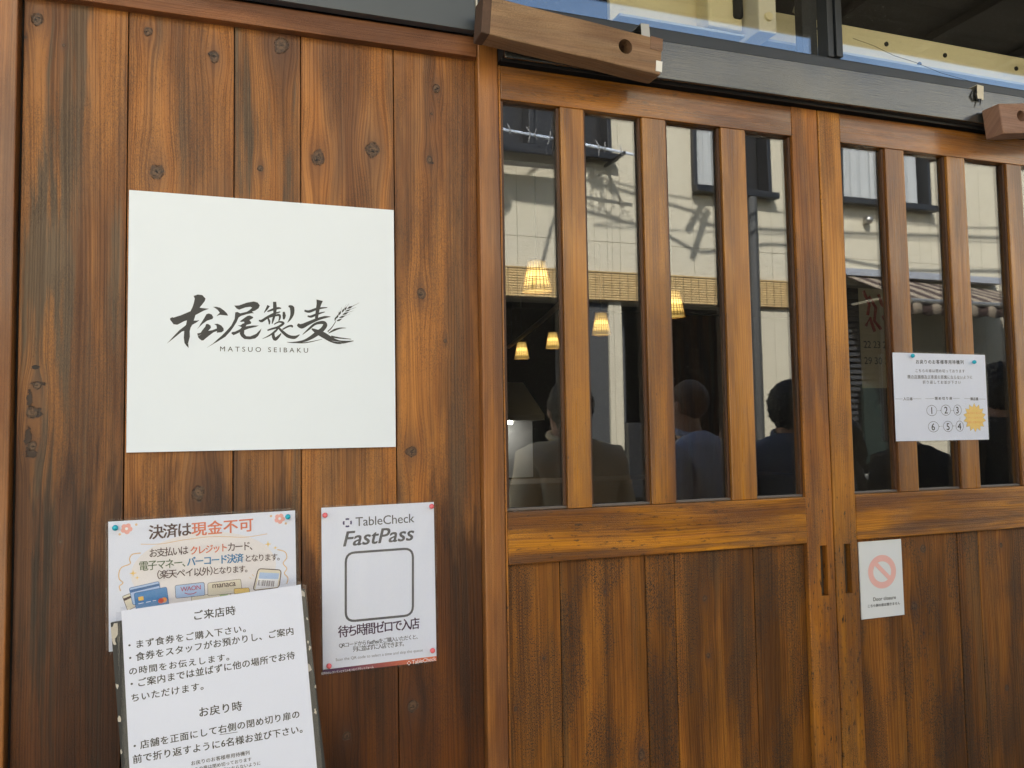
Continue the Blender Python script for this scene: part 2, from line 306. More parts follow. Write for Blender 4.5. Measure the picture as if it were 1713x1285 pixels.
def stucco(name, c, dirt=.25):
    g = N(name); v = g.coords(); n1 = g.noise(v, 55, 5, .7); n2 = g.noise(v, 1.6, 5, .6); n3 = g.noise(g.xyz(g.f('MULTIPLY', g.sep(v)[0], 14), g.sep(v)[1], g.f('MULTIPLY', g.sep(v)[2], 1.2)), 1, 4, .7)
    st = g.ramp(n3, .62, .8, 0, dirt); k = g.f('MULTIPLY_ADD', n2, .22, .86)
    col = g.mix(st, g.mix(1., c, g.xyz(k, k, k), 'MULTIPLY'), (.16, .14, .11))
    col = g.mix(g.ramp(n1, .58, .75, 0, .35), col, (.30, .27, .21))
    g.pbsdf(Base_Color=col, Roughness=.9, Specular_IOR_Level=.2, Normal=g.bump(n1, .004, .6)); return g.m
m_stucco = stucco('cream stucco panel', (.58, .52, .385))
m_stucco2 = stucco('shop side plaster', (.50, .46, .38))
m_dgrey = plain('dark grey cladding', (.055, .056, .055), .6, var=.2)
m_blk = plain('black metal', (.02, .02, .021), .4, var=.2)
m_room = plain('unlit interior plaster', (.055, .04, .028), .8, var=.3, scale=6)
m_cloth = lambda n, c: plain(n, c, .85, var=.25, scale=90, bump=.3, dist=.003)

# ------------------------------------------------------------ ground, road, street
bx('ground', plain('packed ground', (.10, .095, .085), .9, var=.3, scale=3), None, -150, 150, -150, 150, -.4, -.008)
struct(bpy.data.objects['ground'])
g = N('asphalt'); v = g.coords(); n1 = g.noise(v, 220, 3, .7); n2 = g.noise(v, 1.5, 4)
k = g.f('MULTIPLY_ADD', n1, .06, g.f('MULTIPLY', n2, .035))
g.pbsdf(Base_Color=g.xyz(k, k, g.f('MULTIPLY', k, .97)), Roughness=.85, Normal=g.bump(n1, .004, .8))
struct(bx('road', g.m, None, -60, 60, -3.55, -.62, -.006, 0.0))
m_conc = plain('kerb concrete', (.30, .29, .27), .85, var=.3, scale=9, bump=.5)
for y0, y1 in ((-.60, .0), (-4.03, -3.57)):
    pv = struct(bx('pavement', m_conc, None, -10, 14, y0 + .004, y1 - .004, -.005, .088))
    for i in range(40):
        x = -10 + i * .6; bx('paving_slab', m_conc, pv, x + .003, x + .597, y0, y1, .0885, .1, .003)

# ------------------------------------------------------------ timber wall (left)
tw = thing('timber_wall', 'wall of wide stained cedar boards framed in red brown timber, left of the doors', 'wall', (.1, .03, .1))
bx('backing', m_dark, tw, -.40, .50, .036, .06, .10, 2.2)
xs = [-.297, -.1355, .0405, .158, .3335, .5]
for i in range(5):
    bx('plank', mk_plank(i, xs[i], xs[i + 1]), tw, xs[i] + .0009, xs[i + 1] - .0009, .020 + .0004 * (i % 2), .036, .10, 2.16, .0009)
bx('post', m_post, tw, .4995, .5415, 0, .06, .10, 2.172, .0022)
bx('post', m_post, tw, -.40, -.302, 0, .06, .10, 2.20, .0022)
bx('top_rail', m_railL, tw, -.3005, .4985, 0, .035, 2.1315, 2.172, .0022)
bx('base_rail', m_railL, tw, -.3005, .4985, 0, .035, .10, .17, .0022)
# other walls of the shop front, either side
lw = thing('plaster_wall', 'plain plaster wall of the shop, left of the timber wall', 'wall', (-1.7, .1, .1))
bx('wall_face', m_stucco2, lw, -3.0, -.402, .02, .16, .1, 2.985)
rw = thing('plaster_wall', 'plain plaster wall of the shop, right of the sliding doors', 'wall', (4.5, .1, .1))
bx('wall_face', m_stucco2, rw, 2.30, 9.0, .02, .16, .1, 2.985)

# ------------------------------------------------------------ sliding doors
def sliding_door(label, X0, X1, st0, st1, bars, seams, sm0, sm1, idx, pulls):
    d = thing('sliding_door', label, 'door', ((X0 + X1) / 2, .02, .12), 'pair of sliding doors')
    zt, zb = 2.122, .12
    s0 = bx('stile', sm0, d, X0, X0 + st0, 0, .034, zb, zt, .0018)
    s1 = bx('stile', sm1, d, X1 - st1, X1, 0, .034, zb, zt, .0018)
    for which, px0, px1 in pulls:
        bm = bmesh.new(); box(bm, px0, px1, -.01, .017, 1.010, 1.121)
        boolean_cut(s0 if which == 0 else s1, bm)
        bx('finger_pull', m_recess, d, px0 + .0005, px1 - .0005, .0155, .018, 1.0105, 1.1205)
    a, b = X0 + st0 + .0004, X1 - st1 - .0004
    bx('top_rail', m_drail, d, a, b, .0006, .034, 2.0525, 2.1215, .0018)
    bx('mid_rail', m_mrail, d, a, b, -.0006, .034, 1.128, 1.2305, .0022)
    bx('bottom_rail', m_drail, d, a, b, 0.0006, .034, zb, .24, .0018)
    bx('glass_pane', m_glass, d, a, b, .0165, .0205, 1.2325, 2.0515)
    bx('bead_or_shade_strip', m_bead, d, a, b, .010, .0160, 1.231, 1.2365, .001)
    for i, (x0, x1) in enumerate(bars):
        bx('lattice_bar', m_bar(idx * 5 + i), d, x0, x1, .0004, .0162, 1.2312, 2.052, .0014)
        for q0, q1 in ((x0 - .0062, x0 - .0003), (x1 + .0003, x1 + .0062)): bx('bead_or_shade_strip', m_barshade, d, q0, q1, .0072, .0163, 1.2368, 2.0515, .0008)  # added strips, coloured dark as the shade beside each bar
        bx('rear_bar', m_bar(idx * 5 + i), d, x0 + .004, x1 - .004, .0208, .032, 1.2312, 2.052)
    for q0, q1 in ((a + .0002, a + .0062), (b - .0062, b - .0002)): bx('bead_or_shade_strip', m_barshade, d, q0, q1, .0072, .0163, 1.2368, 2.0515, .0008)  # same painted shade strips at both ends of the glass
    bx('bead_or_shade_strip', m_barshade, d, a + .0064, b - .0064, .0072, .0163, 2.046, 2.0514, .0008) if False else None
    xs = [a] + list(seams) + [b]
    for i in range(len(xs) - 1):
        bx('plank', mk_plank(idx * 7 + i, xs[i], xs[i + 1], True), d, xs[i] + .0009, xs[i + 1] - .0009, .012 + .0005 * (i % 2), .026, .2402, 1.1278, .0009)
    bx('back_board', m_dark, d, a, b, .0265, .030, .2402, 1.1278)
    return d
sliding_door('left of the two sliding doors, three lattice bars over glass, next to the timber wall', .5425, 1.3245, .004, .0715,
             ((.676, .7285), (.865, .9225), (1.062, 1.125)), (.659, .851, .920, 1.117), m_stile, m_stile, 0, [(1, 1.286, 1.305)])
sliding_door('right of the two sliding doors, carrying the queue notice and the no entry notice', 1.3275, 2.19, .0625, .07,
             ((1.523, 1.580), (1.716, 1.775), (1.9165, 1.968)), (1.5225, 1.702, 1.770, 1.945), m_stile2, m_stile, 1, [(0, 1.352, 1.371)])
dp = bx('door_post', m_post, None, 2.192, 2.298, -.004, .08, .1, 2.12, .002); tag(dp, 'red brown post closing the doorway at its right end', 'post')
sill = bx('door_track', m_bead, None, .5425, 2.19, -.02, .08, .1, .118, .002); tag(sill, 'low grey track under the sliding doors', 'door track')

# ------------------------------------------------------------ lintel, cover plate, transom
lt = thing('lintel', 'black painted beam running above the sliding doors', 'beam', (1.5, -.02, 2.12))
bx('beam', m_beam, lt, .5425, 2.9, -.040, -.033, 2.1275, 2.2105, .002, Matrix.Translation((1.5, 0, 2.17)) @ Matrix.Rotation(R(-.4), 4, 'Y') @ Matrix.Translation((-1.5, 0, -2.17)))
bx('track_housing', m_dark, lt, .5425, 2.9, -.0325, .08, 2.1275, 2.205)
bx('track_lip', m_blk, lt, .5425, 2.9, -.020, -.017, 2.122, 2.1272)
bx('cover_plate', m_plate, lt, -.60, .489, -.020, -.0005, 2.1745, 2.33, .001, Matrix.Translation((.489, 0, 2.17)) @ Matrix.Rotation(R(.0), 4, 'Y') @ Matrix.Translation((-.489, 0, -2.17)))
bx('joint_strip', plain('white sealant', (.6, .58, .52), .6, var=.4, scale=200), lt, .4905, .4935, -.021, -.004, 2.178, 2.30)
tr = thing('transom_window', 'long dark framed window above the black beam, mirroring the sky', 'window', (1.5, .03, 2.21))
bx('sill', m_frame, tr, .49, 2.9, -.012, .06, 2.213, 2.2465, .0015)
bx('sill_step', m_frame, tr, .49, 2.9, .004, .06, 2.2468, 2.2565, .001)
bx('head', m_frame, tr, .49, 2.9, -.008, .06, 2.79, 2.87, .0015)
bx('mullion', m_frame, tr, 1.366, 1.384, .0, .036, 2.2568, 2.7898, .0015)
bx('mullion', m_frame, tr, 1.3855, 1.404, -.006, .036, 2.2568, 2.7898, .0015)
bx('sash_stile', m_blk, tr, 1.322, 1.3645, .034, .06, 2.2568, 2.7898, .001)
bx('sash_stile', m_frame, tr, .49, .52, .0, .036, 2.2568, 2.7898, .001)
bx('glass_pane', m_glassT, tr, .521, 1.365, .030, .0335, 2.2572, 2.7896)
bx('glass_pane', m_glassT, tr, 1.4045, 2.9, .030, .0335, 2.2572, 2.7896)
# left stretch above the cover plate
lf = bx('fascia_board', m_plate, None, -3.0, .4885, .0, .16, 2.333, 2.985, .002); tag(lf, 'blue grey fascia board above the timber wall', 'fascia')

# ------------------------------------------------------------ timber brackets with holes
def rotY_about(p, deg): return Matrix.Translation(p) @ Matrix.Rotation(R(deg), 4, 'Y') @ Matrix.Translation(-Vector(p))
def timber(name, label, x0, x1, z0, z1, y0, y1, deg, hole, hr, mat):
    t = thing(name, label, 'timber bracket', (x0, y0, z0))
    M = rotY_about((x0, 0, z1), deg)
    bm = bmesh.new(); box(bm, x0, x1, y0, y1, z0, z1, .003)
    bmesh.ops.subdivide_edges(bm, edges=[e for e in bm.edges if e.calc_length() > .2], cuts=24, use_grid_fill=True)
    for v in bm.verts:
        v.co.z += mnoise.noise(Vector((v.co.x * 9, v.co.y * 5, z0 * 3))) * .0016; v.co.y += mnoise.noise(Vector((v.co.x * 12, 4, v.co.z * 12))) * .001
    o = finish(bm, 'timber_bar', mat, t)
    c = bmesh.new(); bmesh.ops.create_cone(c, cap_ends=True, segments=28, radius1=hr, radius2=hr, depth=.3, matrix=Matrix.Translation((hole[0], (y0 + y1) / 2, hole[1])) @ Matrix.Rotation(R(90), 4, 'X'))
    boolean_cut(o, c)
    o.data.transform(M); return t, M
t1, M1 = timber('timber_bracket', 'long brown timber bar with a round hole, drooping over the left door', .483, .8655, 2.134, 2.209, -.095, -.046, 4.6, (.783, 2.175), .0152, m_noren)
bx('rotten_end', m_endgrain, t1, .4815, .4995, -.0962, -.046, 2.1335, 2.2095, .002, M1)
bx('end_patch', wood('darker end patch', horiz=True, seed=66, cA=(.25, 0.138, 0.0784), cB=(.19, 0.1035, 0.0616), rough=.5, grey=.2, lines=.4), t1, .838, .8662, -.0957, -.0945, 2.183, 2.2095, .0003, M1)
s = bx('paper_label', plain('white sticker', (.75, .73, .68), .5), t1, .853, .8665, -.0966, -.0945, 2.139, 2.161, 0, M1)
t2, M2 = timber('timber_bracket', 'short red brown timber block with a hole, at the right end of the beam', 1.785, 2.10, 2.083, 2.157, -.095, -.046, -7.5, (1.852, 2.125), .0135, m_noren2)
# metal clips
def clip(label, x, z, mat, w=.02, h=.03, tilt=0):
    t = thing('metal_clip', label, 'clip', (x, -.03, z))
    M = rotY_about((x, 0, z), tilt)
    bx('front_plate', mat, t, x, x + w, -.047, -.0455, z - h, z, .0003, M)
    bx('top_plate', mat, t, x, x + w, -.0452, -.012, z - .0018, z, .0003, M)
    bx('side_fold', mat, t, x + w + .0002, x + w + .0015, -.04, -.012, z - h * .5, z, .0003, M)
    return t
clip('small bent steel clip on the window sill above the long timber bar', .842, 2.232, m_steel, .02, .03, -3)
clip('small cream steel clip with torn tape on the black beam, near the short timber block', 1.775, 2.222, plain('cream clip', (.55, .50, .40), .5, metal=.2), .021, .037, 4)
bm = bmesh.new()
tube(bm, [(1.44, -.0005, 2.31), (1.50, -.002, 2.30), (1.56, -.004, 2.283), (1.62, -.010, 2.272), (1.69, -.018, 2.252), (1.775, -.042, 2.228)], .0005, 5)
tag(finish(bm, 'thin_wire', m_dark, centre=True), 'thin loose wire hanging across the right transom pane to the cream clip', 'wire')
bm = bmesh.new(); tube(bm, [(1.772, -.046, 2.212), (1.766, -.048, 2.196), (1.772, -.047, 2.184), (1.784, -.047, 2.186), (1.779, -.048, 2.170)], [.001, .0035, .002, .0025, .001], 6)
tag(finish(bm, 'torn_tape', m_blk, centre=True), 'torn scrap of black tape hanging below the cream clip', 'tape')

# ------------------------------------------------------------ eave and roof of the shop
ev = thing('shop_roof', 'shallow dark eave and roof over the whole shop front', 'roof', (3, 0, 2.83))
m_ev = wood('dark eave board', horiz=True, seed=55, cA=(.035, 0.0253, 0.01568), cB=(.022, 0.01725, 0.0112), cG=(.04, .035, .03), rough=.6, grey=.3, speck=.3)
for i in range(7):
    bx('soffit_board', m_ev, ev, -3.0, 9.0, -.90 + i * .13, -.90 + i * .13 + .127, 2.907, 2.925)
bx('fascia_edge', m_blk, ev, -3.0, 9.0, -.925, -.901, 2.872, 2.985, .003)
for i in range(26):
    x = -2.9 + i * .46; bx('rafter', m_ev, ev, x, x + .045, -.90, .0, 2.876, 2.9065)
bx('roof_slab', m_blk, ev, -3.0, 9.0, -.93, 8.2, 2.99, 3.05)

# ------------------------------------------------------------ interior
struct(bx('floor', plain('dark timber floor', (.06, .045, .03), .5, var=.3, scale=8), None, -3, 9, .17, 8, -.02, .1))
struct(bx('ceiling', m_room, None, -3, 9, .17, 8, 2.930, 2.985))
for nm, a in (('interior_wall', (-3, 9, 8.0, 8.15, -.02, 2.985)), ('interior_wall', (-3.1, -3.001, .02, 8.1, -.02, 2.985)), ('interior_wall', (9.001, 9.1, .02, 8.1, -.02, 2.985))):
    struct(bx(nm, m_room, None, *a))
m_rat = plain('woven rattan', (.34, .20, .07), .6, var=.3, scale=200)
g = N('glowing lamp liner'); em = g.n('Emission'); g.put(em.inputs[0], (1, .62, .16)); zz_ = g.sep(g.coords())[2]; dz_ = g.f('MULTIPLY', g.f('SUBTRACT', zz_, .085), 22); g.put(em.inputs[1], g.f('MULTIPLY_ADD', g.f('EXPONENT', g.f('MULTIPLY', g.f('MULTIPLY', dz_, dz_), -1)), .85, .16))
g.t.links.new(em.outputs[0], g.out.inputs[0]); m_glow = g.m
g = N('lit bulb'); em = g.n('Emission'); g.put(em.inputs[0], (1, .72, .30)); em.inputs[1].default_value = 16.
g.t.links.new(em.outputs[0], g.out.inputs[0]); m_bulb = g.m
def mk_lamp(label, x, y, z0, z1, r):
    t = thing('pendant_lamp', label, 'lamp', (x, y, z0), 'rattan pendant lamps inside the shop')
    h = z1 - z0; k = r / .085
    bm = bmesh.new(); lathe(bm, [(r * .96, .004), (r * .56, h * .98)], 24); child(finish(bm, 'shade_liner', m_glow), t)
    bm = bmesh.new()
    for i in range(22):
        a = i * 2 * math.pi / 22; c, s_ = math.cos(a), math.sin(a)
        tube(bm, [(c * r, s_ * r, 0), (c * r * .6, s_ * r * .6, h)], .0024 * k, 4)
    for j, zz in enumerate((0, .06, .12, .30, .36, .42, .66, .72, .97, 1.0)):
        rr = r * (1 - .4 * zz) + .002
        tube(bm, [(math.cos(a) * rr, math.sin(a) * rr, h * zz) for a in [q * 2 * math.pi / 24 for q in range(25)]], .0022 * k, 4)
    child(finish(bm, 'woven_frame', m_rat), t)
    bm = bmesh.new(); bmesh.ops.create_uvsphere(bm, u_segments=12, v_segments=8, radius=.03 * k, matrix=Matrix.Translation((0, 0, h * .4))); child(finish(bm, 'bulb', m_bulb, smooth=True), t)
    bm = bmesh.new(); tube(bm, [(0, 0, h), (0, 0, 2.930 - z0)], .003, 6); child(finish(bm, 'cord', m_blk), t)
    return
    ld = bpy.data.lights.new('lamp_light', 'POINT'); ld.energy = 2.2; ld.color = (1, .68, .32); ld.shadow_soft_size = .03
    lo = bpy.data.objects.new('lamp_light', ld); COL.objects.link(lo); child(lo, t); lo.location = (0, 0, -.05)
mk_lamp('largest lit rattan lamp, behind the leftmost pane, overlapping the bamboo band', 1.815, 3.0, 2.222, 2.402, .088)
mk_lamp('lit rattan lamp between the first and second lattice bars', 3.012, 4.6, 2.185, 2.368, .078)
mk_lamp('small lit rattan lamp, lowest of them, in the leftmost pane', 3.068, 6.6, 2.173, 2.349, .078)
mk_lamp('lit rattan lamp half hidden behind the first lattice bar', 3.421, 6.6, 2.287, 2.46, .078)
mk_lamp('lit rattan lamp half hidden behind the second lattice bar', 2.965, 3.4, 2.165, 2.342, .085)
# interior pieces
cb = thing('shutter_beam', 'cream steel beam with bolt holes behind the right transom pane', 'steel beam', (2.0, .30, 2.41))
o = bx('beam_web', m_cream, cb, 0.8835, 3.348, 0.1709, 0.1848, 2.3453, 2.4458, .001)
bx('lower_flange', plain('pale steel flange', (.45, .5, .55), .4), cb, 0.8835, 3.348, 0.1244, 0.1704, 2.3393, 2.3449)
for x, z in ((1.7103, 2.4132), (1.9167, 2.4114), (1.488, 2.4216), (1.8228, 2.3732), (2.1855, 2.4104)):
    bm = bmesh.new(); bmesh.ops.create_cone(bm, cap_ends=True, segments=16, radius1=.0062, radius2=.0062, depth=.004, matrix=Matrix.Translation((x, 0.1695, z)) @ Matrix.Rotation(R(90), 4, 'X')); finish(bm, 'bolt_hole', m_dark, cb)
mb = thing('motor_bracket', 'cream steel bracket box with round bolts, behind the left transom pane', 'bracket', (1.35, .25, 2.41))
bx('side_box', m_cream, mb, 1.116, 1.2136, 0.1151, 0.169, 2.3472, 2.4774, .006)
bx('front_plate', m_creamw, mb, 1.2257, 1.276, 0.0686, 0.169, 2.3286, 2.5332, .003)
bx('slot', m_dark, mb, 1.1858, 1.2109, 0.1137, 0.1146, 2.3751, 2.4588, .006)
for z in (2.3658, 2.4356, 2.5007):
    bm = bmesh.new(); bmesh.ops.create_cone(bm, cap_ends=True, segments=20, radius1=.011, radius2=.010, depth=.006, matrix=Matrix.Translation((1.2509, 0.0648, z)) @ Matrix.Rotation(R(90), 4, 'X')); finish(bm, 'bolt', m_cream, mb)
for i, (a, b) in enumerate((((1.488, .146, 2.468), (1.474, .146, 2.515)), ((1.488, .146, 2.477), (1.525, .146, 2.482)))):
    bm = bmesh.new(); tube(bm, [a, ((a[0] + b[0]) / 2 + .006, .146, (a[2] + b[2]) / 2), b], .0022, 6)
    tag(finish(bm, 'loose_wire', (plain('white insulation', (.6, .58, .5), .5), plain('red insulation', (.4, .04, .03), .5))[i], centre=True), ('short white wire end above the cream beam', 'short red wire end above the cream beam')[i], 'wire')
bl_ = bx('paper_tag', plain('yellowed tag', (.42, .37, .24), .7), None, 1.409, 1.441, .165, .1695, 2.445, 2.489, .001, rotY_about((1.425, 0, 2.46), 22), centre=True); tag(bl_, 'small yellowed paper tag standing on the cream beam', 'tag')
rl = thing('ceiling_rail', 'thin honey coloured wooden rail running back between the lamps', 'rail', (2.9, 5, 2.3))
bm = bmesh.new(); tube(bm, [(2.32, 3.6, 2.345), (2.62, 4.9, 2.335), (3.03, 6.9, 2.325)], .022, 6); finish(bm, 'rail', plain('honey wood', (.5, .3, .1), .4), rl)
for x, y in ((2.40, 3.95), (2.98, 6.66)): bm = bmesh.new(); tube(bm, [(x, y, 2.34), (x, y, 2.93)], .004, 6); finish(bm, 'hanger', m_blk, rl)
idr = thing('inner_door', 'brown wooden door deep inside the shop behind the second pane', 'door', (3.5, 4.2, .1))
bx('door_leaf', wood('dark brown door', seed=51, cA=(0.16, 0.0621, 0.01389), cB=(0.0858, 0.03128, 0.007213), rough=.4), idr, 3.27, 3.95, 4.0, 4.05, .1, 2.28)
bx('door_frame', wood('dark frame', seed=52, cA=(0.05, 0.02588, 0.008333), cB=(0.0312, 0.01564, 0.005152)), idr, 3.19, 3.265, 3.98, 4.06, .1, 2.34)
bx('door_head', wood('dark frame head', horiz=True, seed=53, cA=(0.05, 0.02588, 0.008333), cB=(0.0312, 0.01564, 0.005152)), idr, 3.267, 3.95, 3.98, 4.06, 2.285, 2.34)
ht = thing('kitchen_hood', 'stainless cooker hood with a lit lamp at the back of the shop', 'cooker hood', (2.5, 5.2, 1.2))
m_ss = plain('stainless steel', (.5, .5, .5), .35, metal=.25, var=.1)
bm = bmesh.new(); vs = [bm.verts.new(p) for p in ((2.05, 5.0, 1.545), (2.66, 5.0, 1.545), (2.66, 5.0, 1.50), (2.05, 5.0, 1.50), (2.1, 5.5, 1.50), (2.66, 5.5, 1.50), (2.66, 5.5, 1.85), (2.1, 5.5, 1.85))]
for f in ((3, 2, 1, 0), (0, 1, 6, 7), (3, 4, 5, 2), (4, 7, 6, 5), (0, 7, 4, 3), (1, 2, 5, 6)): bm.faces.new([vs[i] for i in f])
finish(bm, 'hood', m_ss, ht); bx('back_panel', m_ss, ht, 2.0, 2.75, 5.52, 5.54, 1.0, 1.5)
gg = N('hood lamp glass'); em = gg.n('Emission'); gg.put(em.inputs[0], (1, .95, .85)); em.inputs[1].default_value = 18.; gg.t.links.new(em.outputs[0], gg.out.inputs[0])
bx('hood_lamp', gg.m, ht, 2.38, 2.48, 5.3, 5.36, 1.475, 1.498)
pass
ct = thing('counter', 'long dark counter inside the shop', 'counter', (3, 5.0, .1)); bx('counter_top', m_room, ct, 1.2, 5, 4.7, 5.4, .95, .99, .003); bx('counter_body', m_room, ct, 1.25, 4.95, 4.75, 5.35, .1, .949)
cl_ = thing('wall_calendar', 'paper calendar with red brush strokes and dates, inside behind the right door', 'calendar', (2.32, .9, 1.55))
bx('calendar_sheet', plain('cream calendar paper', (.42, .34, .22), .7), cl_, 2.255, 2.46, .90, .903, 1.53, 1.90)
bm = bmesh.new()
for pts in ([(2.275, 1.89), (2.30, 1.84), (2.29, 1.80)], [(2.30, 1.87), (2.33, 1.83), (2.32, 1.78), (2.35, 1.75)], [(2.345, 1.88), (2.36, 1.84), (2.38, 1.83), (2.39, 1.87)], [(2.28, 1.76), (2.30, 1.79), (2.32, 1.74)], [(2.36, 1.80), (2.38, 1.77), (2.40, 1.79)]):
    tube(bm, [(a, .8985, b) for a, b in pts], .006, 5)
finish(bm, 'red_lettering', plain('dull red print', (.30, .04, .02), .6), cl_)
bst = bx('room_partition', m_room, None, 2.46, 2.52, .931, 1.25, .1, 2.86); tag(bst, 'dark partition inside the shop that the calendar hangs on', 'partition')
bst2 = bx('partition_face', m_room, None, 2.2, 2.459, .905, .93, .1, 2.86); tag(bst2, 'dark panel behind the calendar inside the shop', 'panel')

